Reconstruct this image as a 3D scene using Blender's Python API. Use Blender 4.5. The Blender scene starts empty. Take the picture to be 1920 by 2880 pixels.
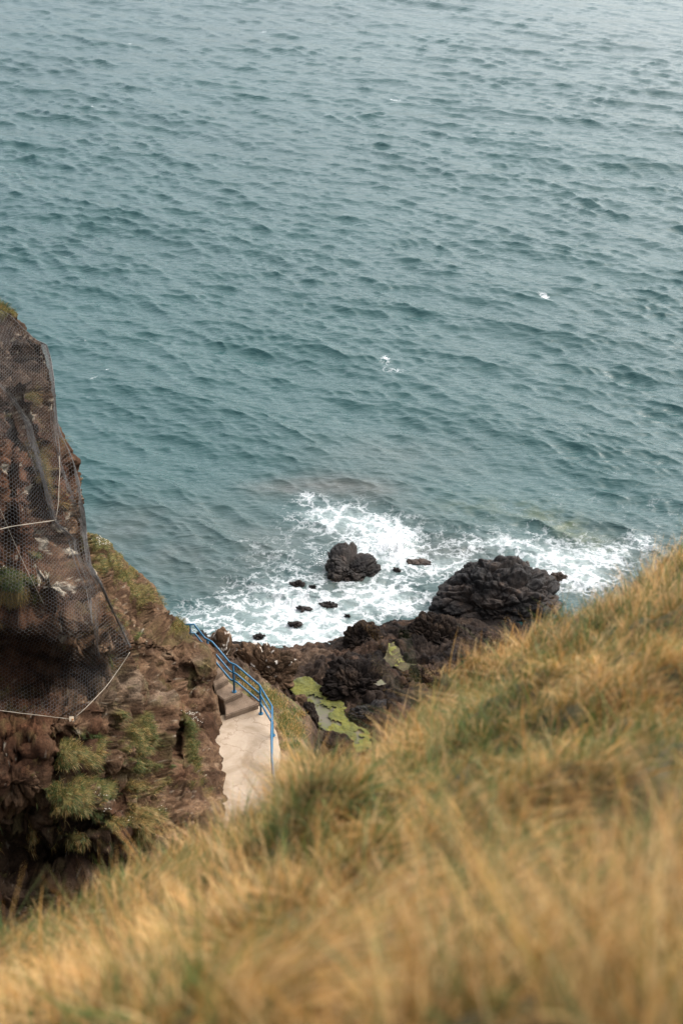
import bpy, bmesh, math, random
import numpy as np
random.seed(7)
RNG = np.random.default_rng(11)
sc = bpy.context.scene
COL = sc.collection

# ------------------------------------------------------------------ camera frame
CAM = np.array([0.0, 0.0, 32.0])
PITCH = math.radians(30.0)
CP, SP = math.cos(PITCH), math.sin(PITCH)
F = 4000.0

def ray(px, py):
    px = np.asarray(px, float); py = np.asarray(py, float)
    x = (px-960)/F; v = (1440-py)/F
    return np.stack([x, CP+v*SP, -SP+v*CP], -1)

def at_t(px, py, t):
    return CAM + np.asarray(t, float)[..., None]*ray(px, py)

def at_z(px, py, z):
    r = ray(px, py)
    t = (np.asarray(z, float)-CAM[2])/r[..., 2]
    return CAM + t[..., None]*r

def project(p):
    d = p-CAM
    depth = d[..., 1]*CP-d[..., 2]*SP
    up = d[..., 1]*SP+d[..., 2]*CP
    return 960+F*d[..., 0]/depth, 1440-F*up/depth, depth

# ------------------------------------------------------------------ numpy noise
def _hash(ix, iy, iz, seed):
    h = (ix.astype(np.uint32)*np.uint32(374761393)+iy.astype(np.uint32)*np.uint32(668265263)
         + iz.astype(np.uint32)*np.uint32(2147483647)+np.uint32((seed*1274126177) & 0xffffffff))
    h = (h ^ (h >> np.uint32(13)))*np.uint32(1274126177)
    h = (h ^ (h >> np.uint32(16)))*np.uint32(2246822519)
    return h ^ (h >> np.uint32(15))

_g = np.random.default_rng(3).normal(size=(256, 3)); GRAD = (_g/np.linalg.norm(_g, axis=1)[:, None]).astype(np.float32)

def perlin(p, seed=0):
    p = np.asarray(p, np.float32)
    i = np.floor(p).astype(np.int32); f = p-i
    u = f*f*f*(f*(f*6-15)+10)
    out = np.zeros(len(p), np.float32)
    for dx in (0, 1):
        wx = u[:, 0] if dx else 1-u[:, 0]
        for dy in (0, 1):
            wy = u[:, 1] if dy else 1-u[:, 1]
            for dz in (0, 1):
                wz = u[:, 2] if dz else 1-u[:, 2]
                g = GRAD[_hash(i[:, 0]+dx, i[:, 1]+dy, i[:, 2]+dz, seed) & np.uint32(255)]
                out += wx*wy*wz*(g[:, 0]*(f[:, 0]-dx)+g[:, 1]*(f[:, 1]-dy)+g[:, 2]*(f[:, 2]-dz))
    return out*1.5

def fbm(p, octaves=4, seed=0, gain=0.5):
    p = np.asarray(p, np.float32); a = 1.0; s = np.zeros(len(p), np.float32)
    for o in range(octaves):
        s += a*perlin(p, seed+o*17); p = p*2.03+3.7; a *= gain
    return s

def ridged(p, octaves=4, seed=0, gain=0.5):
    p = np.asarray(p, np.float32); a = 1.0; s = np.zeros(len(p), np.float32)
    for o in range(octaves):
        s += a*(1-2*np.abs(perlin(p, seed+o*13))); p = p*2.07+1.3; a *= gain
    return s*0.5

def worley(p, seed=0):
    p = np.asarray(p, np.float32)
    i = np.floor(p).astype(np.int32); f = p-i
    f1 = np.full(len(p), 9.0, np.float32); f2 = f1.copy(); cid = np.zeros(len(p), np.uint32)
    for dx in (-1, 0, 1):
        for dy in (-1, 0, 1):
            for dz in (-1, 0, 1):
                h = _hash(i[:, 0]+dx, i[:, 1]+dy, i[:, 2]+dz, seed)
                ox = (h & np.uint32(1023)).astype(np.float32)/1023
                oy = ((h >> np.uint32(10)) & np.uint32(1023)).astype(np.float32)/1023
                oz = ((h >> np.uint32(20)) & np.uint32(1023)).astype(np.float32)/1023
                d = np.sqrt((dx+ox-f[:, 0])**2+(dy+oy-f[:, 1])**2+(dz+oz-f[:, 2])**2)
                n = d < f1
                f2 = np.where(n, f1, np.minimum(f2, d)); cid = np.where(n, h, cid); f1 = np.where(n, d, f1)
    return f1, f2, (cid & np.uint32(4095)).astype(np.float32)/4095

def sstep(a, b, x):
    t = np.clip((x-a)/(b-a), 0, 1); return t*t*(3-2*t)

def lerp(a, b, t): return a+(b-a)*t

class TPS:
    def __init__(s, pts, vals, lam=1e-3):
        s.p = np.asarray(pts, float); n = len(s.p); v = np.asarray(vals, float)
        s.mu = s.p.mean(0); s.sc = s.p.std(); q = (s.p-s.mu)/s.sc; s.q = q
        K = s._phi(np.linalg.norm(q[:, None]-q[None], axis=2))+lam*np.eye(n)
        Pm = np.hstack([np.ones((n, 1)), q])
        A = np.zeros((n+3, n+3)); A[:n, :n] = K; A[:n, n:] = Pm; A[n:, :n] = Pm.T
        s.w = np.linalg.solve(A, np.concatenate([v, np.zeros(3)]))
    @staticmethod
    def _phi(r):
        return np.where(r > 1e-9, r*r*np.log(np.maximum(r, 1e-9)), 0)
    def __call__(s, pts):
        x = (np.asarray(pts, float)-s.mu)/s.sc; sh = x.shape[:-1]; x = x.reshape(-1, 2); out = np.empty(len(x)); n = len(s.q)
        for k in range(0, len(x), 100000):
            c = x[k:k+100000]
            out[k:k+100000] = s._phi(np.linalg.norm(c[:, None]-s.q[None], axis=2))@s.w[:n]+s.w[n]+c@s.w[n+1:]
        return out.reshape(sh)

# ------------------------------------------------------------------ mesh helpers
def new_mesh(name, verts, faces, mat=None, parent=None, smooth=True, attrs=None):
    verts = np.ascontiguousarray(np.asarray(verts, np.float32).reshape(-1, 3)); faces = np.asarray(faces, np.int32)
    me = bpy.data.meshes.new(name); nf, k = faces.shape
    me.vertices.add(len(verts)); me.vertices.foreach_set('co', verts.ravel())
    me.loops.add(nf*k); me.loops.foreach_set('vertex_index', faces.ravel())
    me.polygons.add(nf); me.polygons.foreach_set('loop_start', np.arange(0, nf*k, k, dtype=np.int32))
    if not smooth: me.shade_flat()
    for an, av in (attrs or {}).items():
        av = np.asarray(av, np.float32)
        if av.ndim == 1:
            a = me.attributes.new(an, 'FLOAT', 'POINT'); a.data.foreach_set('value', av)
        else:
            a = me.attributes.new(an, 'FLOAT_COLOR', 'POINT')
            a.data.foreach_set('color', np.ascontiguousarray(np.hstack([av, np.ones((len(av), 1), np.float32)]), np.float32).ravel())
    me.update(calc_edges=True); me.validate()
    if smooth: me.shade_smooth()
    o = bpy.data.objects.new(name, me); COL.objects.link(o)
    if mat: me.materials.append(mat)
    if parent: o.parent = parent
    return o

def grid_faces(nr, nc):
    r, c = np.meshgrid(np.arange(nr-1), np.arange(nc-1), indexing='ij'); a = (r*nc+c).ravel()
    return np.stack([a, a+1, a+nc+1, a+nc], 1)

def grid_normals(P):
    du = np.gradient(P, axis=1); dv = np.gradient(P, axis=0); n = np.cross(du, dv)
    return n/np.maximum(np.linalg.norm(n, axis=2, keepdims=True), 1e-9)

def tag(o, label=None, cat=None, group=None, kind=None):
    if label: o['label'] = label
    if cat: o['category'] = cat
    if group: o['group'] = group
    if kind: o['kind'] = kind
    return o

def empty(name, loc=(0, 0, 0)):
    o = bpy.data.objects.new(name, None); COL.objects.link(o); o.location = [float(v) for v in loc]
    o.empty_display_size = 0.2
    return o

def tube(pts, r, sides=8, closed=True):
    pts = np.asarray(pts, float); n = len(pts)
    tan = np.gradient(pts, axis=0); tan /= np.linalg.norm(tan, axis=1)[:, None]
    ref = np.array([0.0, 0, 1]) if abs(tan[0][2]) < .9 else np.array([1.0, 0, 0])
    V = []
    for k in range(n):
        a = np.cross(tan[k], ref); a /= np.linalg.norm(a); b = np.cross(a, tan[k])
        for j in range(sides):
            th = 2*math.pi*j/sides; V.append(pts[k]+r*(math.cos(th)*a+math.sin(th)*b))
    Fc = [(k*sides+j, k*sides+(j+1) % sides, (k+1)*sides+(j+1) % sides, (k+1)*sides+j) for k in range(n-1) for j in range(sides)]
    return np.array(V), Fc, sides, n

def tube_obj(name, pts, r, mat, parent=None, sides=8):
    V, Fc, s, n = tube(pts, r, sides)
    bm = bmesh.new(); vs = [bm.verts.new(v) for v in V]
    for f in Fc: bm.faces.new([vs[i] for i in f])
    bm.faces.new(vs[:s][::-1]); bm.faces.new(vs[-s:])
    bmesh.ops.recalc_face_normals(bm, faces=bm.faces)
    me = bpy.data.meshes.new(name); bm.to_mesh(me); bm.free(); me.shade_smooth(); me.materials.append(mat)
    o = bpy.data.objects.new(name, me); COL.objects.link(o)
    if parent:
        o.parent = parent; o.matrix_parent_inverse = parent.matrix_world.inverted() if False else o.matrix_parent_inverse
        o.location = [-v for v in parent.location]
    return o

def prism_obj(name, poly, z0, mat, parent=None, bevel=0.02, jitter=0.0):
    """poly: (n,3) top outline; extruded down to z0"""
    bm = bmesh.new()
    top = [bm.verts.new(p) for p in poly]; bot = [bm.verts.new((p[0], p[1], z0)) for p in poly]
    f = bm.faces.new(top); bm.faces.new(bot[::-1]); n = len(poly)
    for i in range(n): bm.faces.new((top[i], bot[i], bot[(i+1) % n], top[(i+1) % n]))
    bmesh.ops.recalc_face_normals(bm, faces=bm.faces)
    if bevel:
        es = [e for e in bm.edges if e.verts[0] in top and e.verts[1] in top]
        bmesh.ops.bevel(bm, geom=es, offset=bevel, segments=2, affect='EDGES')
    me = bpy.data.meshes.new(name); bm.to_mesh(me); bm.free(); me.materials.append(mat)
    o = bpy.data.objects.new(name, me); COL.objects.link(o)
    if parent: o.parent = parent; o.location = [-v for v in parent.location]
    return o

def blades(base, up, bend, L, W, c0, c1, segs=4):
    """ribbon blades as arrays: verts, quads, colours"""
    N = len(base); s = np.linspace(0, 1, segs+1)
    th = RNG.uniform(0, 2*np.pi, N); side = np.stack([np.cos(th), np.sin(th), np.zeros(N)], 1)
    P = base[:, None]+L[:, None, None]*(up[:, None]*s[None, :, None]+bend[:, None]*(s**2)[None, :, None])
    w = W[:, None]*np.array([0.8, 1.0, 0.85, 0.6, 0.12] if segs == 4 else np.linspace(1, .15, segs+1))[None]
    A = P-side[:, None]*w[..., None]*.5; B = P+side[:, None]*w[..., None]*.5
    V = np.stack([A, B], 2).reshape(-1, 3)
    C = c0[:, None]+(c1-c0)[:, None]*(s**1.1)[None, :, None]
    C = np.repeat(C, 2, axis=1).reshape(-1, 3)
    k = (np.arange(N)*(segs+1)*2)[:, None]+(np.arange(segs)*2)[None]
    k = k.ravel(); Q = np.stack([k, k+1, k+3, k+2], 1)
    return V, Q, C

# ------------------------------------------------------------------ material helpers
class NT:
    def __init__(s, name):
        s.m = bpy.data.materials.new(name); s.m.use_nodes = True; s.t = s.m.node_tree; s.t.nodes.clear()
        s.out = s.n('ShaderNodeOutputMaterial')
    def n(s, typ, **kw):
        nd = s.t.nodes.new(typ)
        for k, v in kw.items(): setattr(nd, k, v)
        return nd
    def l(s, a, b): s.t.links.new(a, b)
    def set(s, sock, v):
        if isinstance(v, bpy.types.NodeSocket): s.l(v, sock)
        elif v is not None: sock.default_value = v
    def math(s, op, a, b=None, c=None, clamp=False):
        clamp = False if op == 'MULTIPLY_ADD' else clamp
        nd = s.n('ShaderNodeMath', operation=op, use_clamp=clamp)
        for i, v in enumerate((a, b, c)): s.set(nd.inputs[i], v)
        return nd.outputs[0]
    def vmath(s, op, a, b=None, scale=None):
        nd = s.n('ShaderNodeVectorMath', operation=op); s.set(nd.inputs[0], a)
        if b is not None: s.set(nd.inputs[1], b)
        if scale is not None: s.set(nd.inputs['Scale'], scale)
        return nd.outputs[0]
    def mix(s, f, a, b, blend='MIX'):
        nd = s.n('ShaderNodeMix', data_type='RGBA', blend_type=blend)
        s.set(nd.inputs[0], f); s.set(nd.inputs[6], a); s.set(nd.inputs[7], b); return nd.outputs[2]
    def noise(s, vec, scale, detail=3, rough=.55, dist=0, out='Fac'):
        nd = s.n('ShaderNodeTexNoise'); s.set(nd.inputs['Vector'], vec)
        nd.inputs['Scale'].default_value = scale; nd.inputs['Detail'].default_value = detail
        nd.inputs['Roughness'].default_value = rough; nd.inputs['Distortion'].default_value = dist
        return nd.outputs[out]
    def voro(s, vec, scale, feature='F1', out='Distance', rand=1):
        nd = s.n('ShaderNodeTexVoronoi', feature=feature); s.set(nd.inputs['Vector'], vec)
        nd.inputs['Scale'].default_value = scale; nd.inputs['Randomness'].default_value = rand
        return nd.outputs[out]
    def ramp(s, f, a, b, lo=0.0, hi=1.0):
        nd = s.n('ShaderNodeMapRange', interpolation_type='SMOOTHSTEP'); s.set(nd.inputs[0], f)
        s.set(nd.inputs[1], a); s.set(nd.inputs[2], b); s.set(nd.inputs[3], lo); s.set(nd.inputs[4], hi); return nd.outputs[0]
    def attr(s, name, out='Color'):
        return s.n('ShaderNodeAttribute', attribute_name=name).outputs[out]
    def pos(s): return s.n('ShaderNodeNewGeometry').outputs['Position']
    def obj(s): return s.n('ShaderNodeTexCoord').outputs['Object']
    def bump(s, h, strength, dist, normal=None):
        nd = s.n('ShaderNodeBump'); nd.inputs['Strength'].default_value = strength; nd.inputs['Distance'].default_value = dist
        s.set(nd.inputs['Height'], h)
        if normal: s.l(normal, nd.inputs['Normal'])
        return nd.outputs[0]
    def bsdf(s, col, rough, normal=None, spec=0.5, metallic=0, ior=1.45):
        nd = s.n('ShaderNodeBsdfPrincipled'); s.set(nd.inputs['Base Color'], col); s.set(nd.inputs['Roughness'], rough)
        nd.inputs['Specular IOR Level'].default_value = spec; nd.inputs['Metallic'].default_value = metallic; nd.inputs['IOR'].default_value = ior
        if normal: s.l(normal, nd.inputs['Normal'])
        return nd
    def done(s, sh): s.l(sh if isinstance(sh, bpy.types.NodeSocket) else sh.outputs[0], s.out.inputs['Surface']); return s.m

def mat_rock(name, rough=.85, var=.55, bump=.9, spec=.3, lump=9.0):
    m = NT(name); p = m.pos()
    n1 = m.noise(p, 3.1, 6, .65); n2 = m.noise(p, 14, 5, .7); n3 = m.noise(p, lump*5, 3, .6)
    k = m.math('MULTIPLY_ADD', n1, 2*var, 1-var)
    k2 = m.math('MULTIPLY_ADD', n2, 2.4, -.2, True)
    col = m.mix(1.0, m.attr('tint'), m.math('MULTIPLY', k, k2), 'MULTIPLY')
    h = m.math('ADD', m.math('MULTIPLY', n2, .7), m.math('MULTIPLY', n3, .35))
    nb = m.bump(h, bump, .11)
    return m.done(m.bsdf(col, m.ramp(n2, .3, .7, rough-.15, rough+.08), nb, spec))

def mat_simple(name, col, rough=.6, metallic=0, bumps=None, vary=.25, scale=20):
    m = NT(name); p = m.pos(); n = m.noise(p, scale, 4, .6)
    c = m.mix(1.0, (*col, 1), m.math('MULTIPLY_ADD', n, 2*vary, 1-vary), 'MULTIPLY')
    nb = m.bump(n, bumps, .01) if bumps else None
    return m.done(m.bsdf(c, rough, nb, .5, metallic))

def mat_grass(name, trans=.35):
    m = NT(name); c = m.attr('tint')
    d = m.n('ShaderNodeBsdfPrincipled'); m.l(c, d.inputs['Base Color']); d.inputs['Roughness'].default_value = .55
    d.inputs['Specular IOR Level'].default_value = .25
    t = m.n('ShaderNodeBsdfTranslucent'); m.l(c, t.inputs['Color'])
    mx = m.n('ShaderNodeMixShader'); mx.inputs[0].default_value = trans
    m.l(d.outputs[0], mx.inputs[1]); m.l(t.outputs[0], mx.inputs[2])
    return m.done(mx.outputs[0])

# ------------------------------------------------------------------ world, sun, camera
w = bpy.data.worlds.new('World'); sc.world = w; w.use_nodes = True
nt = w.node_tree; nt.nodes.clear()
sky = nt.nodes.new('ShaderNodeTexSky'); sky.sky_type = 'NISHITA'; sky.sun_disc = False
SUN_EL, SUN_AZ = math.radians(54), math.radians(63)      # azimuth clockwise from +Y
sky.sun_elevation = SUN_EL; sky.sun_rotation = SUN_AZ
sky.air_density = 1.0; sky.dust_density = 6.0; sky.ozone_density = 1.0; sky.altitude = 0
hs = nt.nodes.new('ShaderNodeHueSaturation'); hs.inputs['Saturation'].default_value = .44   # cloud veil: whitened sky
bg = nt.nodes.new('ShaderNodeBackground'); bg.inputs['Strength'].default_value = .15
wo = nt.nodes.new('ShaderNodeOutputWorld')
nt.links.new(sky.outputs[0], hs.inputs['Color']); nt.links.new(hs.outputs[0], bg.inputs['Color']); nt.links.new(bg.outputs[0], wo.inputs[0])

sl = bpy.data.lights.new('sun', 'SUN'); sl.energy = .5; sl.angle = math.radians(130); sl.color = (1, .95, .87)
so = bpy.data.objects.new('sun', sl); COL.objects.link(so)
so.rotation_euler = (math.pi/2-SUN_EL, 0, math.pi-SUN_AZ)
so.location = (20, 20, 80)

cd = bpy.data.cameras.new('camera'); cam = bpy.data.objects.new('camera', cd); COL.objects.link(cam)
cd.sensor_fit = 'VERTICAL'; cd.sensor_height = 36; cd.sensor_width = 24; cd.lens = 50
cam.location = CAM.tolist(); cam.rotation_euler = (math.pi/2-PITCH, 0, 0)
cd.clip_start = .05; cd.clip_end = 20000
cd.dof.use_dof = True; cd.dof.focus_distance = 50; cd.dof.aperture_fstop = 2.5; cd.dof.aperture_blades = 0
sc.camera = cam
sc.view_settings.view_transform = 'Standard'; sc.view_settings.look = 'None'
sc.view_settings.gamma = 1; sc.view_settings.exposure = 1.66; sc.view_settings.use_curve_mapping = False
sc.cycles.use_denoising = True; sc.cycles.denoiser = 'OPENIMAGEDENOISE'; sc.cycles.denoising_input_passes = 'RGB_ALBEDO_NORMAL'; sc.cycles.denoising_prefilter = 'ACCURATE'; sc.cycles.use_adaptive_sampling = False
sc.cycles.max_bounces = 6; sc.cycles.diffuse_bounces = 3; sc.cycles.glossy_bounces = 3; sc.cycles.transmission_bounces = 3
sc.cycles.transparent_max_bounces = 8; sc.cycles.caustics_reflective = False; sc.cycles.caustics_refractive = False

# ================================================================== SEA
def ell(x, y, lst):
    """sum of soft sea-level patches given as (px,py,rx,ry,strength[,angle])"""
    out = np.zeros(x.shape, np.float32)
    for e in lst:
        px, py, rx, ry, s = e[:5]; ang = math.radians(e[5]) if len(e) > 5 else 0
        r = ray(px, py); t = -CAM[2]/r[2]; c = CAM+t*r
        kx = t/F; ky = t/F/abs(r[2])
        X = (x-c[0])/kx; Y = -(y-c[1])/ky
        X2 = X*math.cos(ang)+Y*math.sin(ang); Y2 = -X*math.sin(ang)+Y*math.cos(ang)
        d = (X2/rx)**2+(Y2/ry)**2
        out = 1-(1-out)*(1-s*np.exp(-d*1.2))
    return out

FOAM = [  # broad lacy areas
    (560, 1740, 150, 50, .62), (640, 1690, 130, 55, .42), (780, 1650, 130, 90, .55), (900, 1780, 240, 80, .85), (830, 1720, 150, 60, .72),
    (1080, 1690, 170, 70, .85), (1010, 1590, 130, 80, .6), (920, 1445, 140, 50, .70), (1010, 1480, 150, 50, .66), (1100, 1530, 110, 75, .85),
    (860, 1400, 45, 22, .62), (1250, 1590, 130, 45, .72), (1400, 1530, 200, 35, .62), (1560, 1570, 190, 45, .74), (1640, 1620, 130, 50, .78),
    (1720, 1560, 130, 40, .55), (1800, 1520, 60, 30, .66), (1480, 1480, 260, 60, .30), (760, 1530, 170, 50, .34), (620, 1600, 120, 40, .22),
    (1850, 1440, 160, 60, .24), (1620, 1400, 260, 40, .18), (690, 1800, 130, 35, .7), (1480, 1640, 120, 60, .55),
    ]
DENSE = [  # solid white water
    (1110, 1530, 42, 48, .75), (1085, 1495, 40, 30, .45), (1140, 1560, 45, 35, .7), (870, 1655, 50, 30, .55), (820, 1610, 45, 30, .45),
    (960, 1800, 110, 35, .6), (1120, 1650, 110, 28, .6), (1180, 1700, 60, 35, .5), (1620, 1640, 60, 28, .7), (800, 1690, 45, 25, .5),
    (860, 1395, 22, 13, .15), (900, 1820, 110, 18, .4)]
FLECK = [(1530, 838, 32, 11, .80, 25), (1085, 1012, 26, 30, .70, 60), (1110, 1045, 70, 14, .62), (1110, 283, 26, 6, .8), (368, 120, 16, 5, .7),
    (260, 298, 18, 7, .6), (300, 1042, 14, 5, .7, -15), (260, 1068, 22, 6, .65, -25), (240, 963, 26, 5, .5), (740, 88, 22, 5, .6), (945, 1350, 14, 30, .4),
    (1430, 340, 30, 5, .6), (1430, 424, 26, 10, .5), (900, 640, 20, 6, .4), (610, 215, 18, 5, .5), (1660, 870, 150, 30, .22), (1560, 1380, 60, 14, .5)]
SHALLOW = [(880, 1370, 190, 35, .85), (1010, 1390, 150, 40, .5), (650, 1600, 330, 130, .4), (1000, 1640, 300, 120, .5), (1300, 1560, 120, 60, .6),
    (1200, 1560, 80, 40, .75), (1100, 1290, 300, 90, .28), (380, 1500, 260, 110, .45), (1700, 1560, 250, 110, .5), (1580, 1620, 80, 50, .6), (1000, 1480, 400, 90, .35)]
KELP = [(1620, 1500, 110, 40, .8, 25), (1560, 1465, 80, 22, .5, 20), (1400, 1430, 200, 40, .3)]

def build_sea():
    # ground distance rows: dense where seen, coarse to the horizon
    pyr = np.linspace(1960, -20, 980)
    v = (1440-pyr)/F; d1 = CAM[2]*(CP+v*SP)/(SP-v*CP)
    d2 = d1[-1]*np.geomspace(1.01, 60, 45)
    D = np.concatenate([[12, 20, 26], d1[d1 > 28], d2])
    a1 = np.linspace(-.30, .30, 600)
    tx = np.concatenate([-np.geomspace(2.2, .305, 40), a1, np.geomspace(.305, 2.2, 40)])
    Y0, T = np.meshgrid(D, tx, indexing='ij'); X0 = T*Y0
    nr, nc = X0.shape; x = X0.ravel().astype(np.float32); y = Y0.ravel().astype(np.float32)
    step = np.repeat(np.maximum(np.gradient(D), D*.001), nc).astype(np.float32)
    rng = np.random.default_rng(5)
    X = x.copy(); Y = y.copy(); Z = np.zeros_like(x)
    N = 300
    lam = np.exp(rng.uniform(math.log(.36), math.log(12), N))
    main = math.radians(-120)          # travel direction: towards shore and a little left
    pg = np.stack([x, y*1.4, 0*x], 1)
    gust = [np.clip(1+.9*fbm(pg*f_, 3, 40+j), .45, 1.6).astype(np.float32) for j, f_ in enumerate((.07, .13, .22))]
    for i in range(N):
        L = lam[i]
        spread = .26 if L > 4 else (.30 if L > 1.5 else .36)
        th = main+rng.normal(0, spread); dx, dy = math.cos(th), math.sin(th)
        if L > 6: s = .010
        elif L > 3: s = .014
        elif L > 1.5: s = .018
        else: s = .029
        k = 2*math.pi/L; a = s/k*rng.uniform(.6, 1.4)
        ph = (k*(dx*x+dy*y)+rng.uniform(0, 6.28)).astype(np.float32)
        att = np.clip(L/(2.2*step)-.35, 0, 1)
        if L < 4: att = att*gust[i % 3]
        sn, cs = np.sin(ph), np.cos(ph)
        Z += a*att*cs; q = .9*a*att
        X -= dx*q*sn; Y -= dy*q*sn
    # slow patches of stronger and weaker chop (gusts)
    g = fbm(np.stack([x*.03+y*.012, y*.02, 0*x], 1), 3, 4)
    Z *= np.clip(1+.35*g, .5, 1.5)
    foam = ell(x, y, FOAM); dense = ell(x, y, DENSE); fleck = ell(x, y, FLECK); sh = ell(x, y, SHALLOW); kelp = ell(x, y, KELP)
    near = np.clip(foam*1.2, 0, 1)
    pn = np.stack([x*2.2, y*2.2, 0*x], 1)
    Z = Z*(1-.35*near)+near*(.05+.09*dense)*fbm(pn*1.3, 3, 9)
    # surge heaped against the seaward side of the islet
    surge = ell(x, y, [(1112, 1535, 40, 36, 1)]); Z += surge*(.10+.22*np.abs(fbm(pn*1.6, 3, 21)))
    P = np.stack([X, Y, Z], 1)
    o = new_mesh('water', P, grid_faces(nr, nc), MAT['sea'], attrs={'foam': foam, 'dense': dense, 'fleck': fleck, 'shallow': sh, 'kelp': kelp})
    tag(o, kind='structure')
    return o

def mat_sea():
    m = NT('sea_water'); p = m.pos()
    flat = m.vmath('MULTIPLY', p, (1, 1, 0))
    # colour of the water body
    big = m.noise(flat, .05, 3, .5); mid = m.noise(flat, .35, 3, .6)
    deep = m.mix(big, (.010, .037, .037, 1), (.014, .049, .048, 1))
    shal = m.mix(mid, (.030, .036, .034, 1), (.066, .062, .051, 1))
    c = m.mix(m.math('MULTIPLY', m.attr('shallow', 'Fac'), m.ramp(mid, .2, .7, .55, 1)), deep, shal)
    c = m.mix(m.math('MULTIPLY', m.attr('kelp', 'Fac'), m.ramp(m.noise(flat, 1.1, 4, .6), .35, .65)), c, (.045, .06, .025, 1))
    # ripples finer than the mesh
    mp = m.n('ShaderNodeMapping'); m.l(p, mp.inputs[0]); mp.inputs['Rotation'].default_value = (0, 0, math.radians(32)); mp.inputs['Scale'].default_value = (.30, 1.2, 1)
    st = mp.outputs[0]
    r1 = m.noise(st, 2.8, 3, .6, .5); r2 = m.noise(st, 7.0, 2, .6, .4)
    nb = m.bump(m.math('ADD', r1, m.math('MULTIPLY', r2, .12)), 1.0, .085)
    # foam: lacy cells, denser where the sea breaks
    wv = m.noise(flat, 1.5, 4, .6, 0, 'Color'); wv2 = m.noise(flat, 5.5, 3, .6, 0, 'Color')
    q = m.vmath('ADD', flat, m.vmath('SCALE', m.vmath('SUBTRACT', wv, (.5, .5, .5)), scale=1.1))
    q = m.vmath('ADD', q, m.vmath('SCALE', m.vmath('SUBTRACT', wv2, (.5, .5, .5)), scale=.28))
    qs = m.vmath('MULTIPLY', q, (.8, 1.0, 1))
    e1 = m.voro(qs, 1.15, 'DISTANCE_TO_EDGE'); e2 = m.voro(qs, 3.3, 'DISTANCE_TO_EDGE')
    lace1 = m.ramp(e1, .0, .30, 1, 0); lace2 = m.ramp(e2, .0, .34, 1, 0)
    nz = m.noise(q, 1.0, 5, .62); fine = m.noise(q, 9, 4, .7)
    pat = m.math('ADD', m.math('MULTIPLY', lace1, .34), m.math('MULTIPLY', lace2, .22))
    pat = m.math('ADD', pat, m.math('MULTIPLY', nz, .48)); pat = m.math('ADD', pat, m.math('MULTIPLY', fine, .28))
    f = m.attr('foam', 'Fac')
    thr = m.math('MULTIPLY_ADD', m.attr('dense', 'Fac'), -.24, m.math('MULTIPLY_ADD', f, -.57, 1.15))
    foam = m.ramp(m.math('SUBTRACT', pat, thr), -.16, .32)
    fl = m.attr('fleck', 'Fac')
    foam2 = m.ramp(m.math('SUBTRACT', m.math('ADD', m.math('MULTIPLY', lace2, .35), m.math('MULTIPLY', fine, .65)), m.math('MULTIPLY_ADD', fl, -.72, 1.02)), -.05, .2)
    foam = m.math('MAXIMUM', foam, foam2)
    # aerated, milky water under the foam
    c = m.mix(m.math('MULTIPLY', m.ramp(f, .45, 1.0), .55), c, (.30, .36, .35, 1))
    b = m.bsdf(c, .18, nb, .5, 0, 1.333)
    fb = m.bsdf((.39, .41, .415, 1), .8, m.bump(pat, .8, .10), .2)
    mx = m.n('ShaderNodeMixShader'); m.l(foam, mx.inputs[0]); m.l(b.outputs[0], mx.inputs[1]); m.l(fb.outputs[0], mx.inputs[2])
    return m.done(mx.outputs[0])

MAT = {}
MAT['sea'] = mat_sea()
MAT['cliff'] = mat_rock('cliff_rock', .92, .55, 1.0, .08)
MAT['shore'] = mat_rock('shore_rock', .85, .5, .8, .10)
MAT['wet'] = mat_rock('wet_basalt', .5, .5, .8, .26)
MAT['grass'] = mat_grass('grass_blade')
MAT['soil'] = mat_simple('soil', (.055, .046, .018), .95, 0, .8, .4, 9)
MAT['blue'] = mat_simple('blue_paint', (.005, .072, .14), .45, 0, .15, .3, 14)
MAT['wire'] = mat_simple('galvanised_wire', (.088, .084, .080), .65, .15)
MAT['rope'] = mat_simple('pale_steel_rope', (.20, .17, .13), .6, 0, .3, .3, 40)
MAT['cream'] = mat_simple('cream_plate', (.42, .35, .25), .6, 0, .2, .2, 30)
MAT['rust'] = mat_simple('rusty_iron', (.30, .13, .04), .8, 0, .4, .4, 40)
MAT['flower'] = mat_simple('white_petal', (.5, .47, .4), .7)
MAT['spray'] = mat_simple('white_spray', (.85, .87, .88), .6)
MAT['algae'] = None

def mat_path():
    m = NT('worn_concrete'); p = m.pos()
    n1 = m.noise(p, .9, 4, .6, .8); n2 = m.noise(p, 6, 5, .65); n3 = m.noise(p, 60, 3, .6)
    c = m.mix(m.ramp(n1, .30, .62), (.175, .128, .084, 1), (.295, .238, .178, 1))
    c = m.mix(m.ramp(n2, .48, .75, 0, .55), c, (.24, .18, .125, 1))
    # hairline cracks
    q = m.vmath('ADD', p, m.vmath('SCALE', m.vmath('SUBTRACT', m.noise(p, 3, 4, .6, 0, 'Color'), (.5, .5, .5)), scale=.5))
    cr = m.ramp(m.voro(q, .75, 'DISTANCE_TO_EDGE'), 0, .016, .65, 0)
    c = m.mix(cr, c, (.16, .11, .075, 1))
    c = m.mix(1.0, c, m.math('MULTIPLY_ADD', n3, .5, .75), 'MULTIPLY')
    nb = m.bump(m.math('ADD', n2, m.math('MULTIPLY', n3, .3)), .5, .02)
    return m.done(m.bsdf(c, .9, nb, .2))
MAT['path'] = mat_path()

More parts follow.
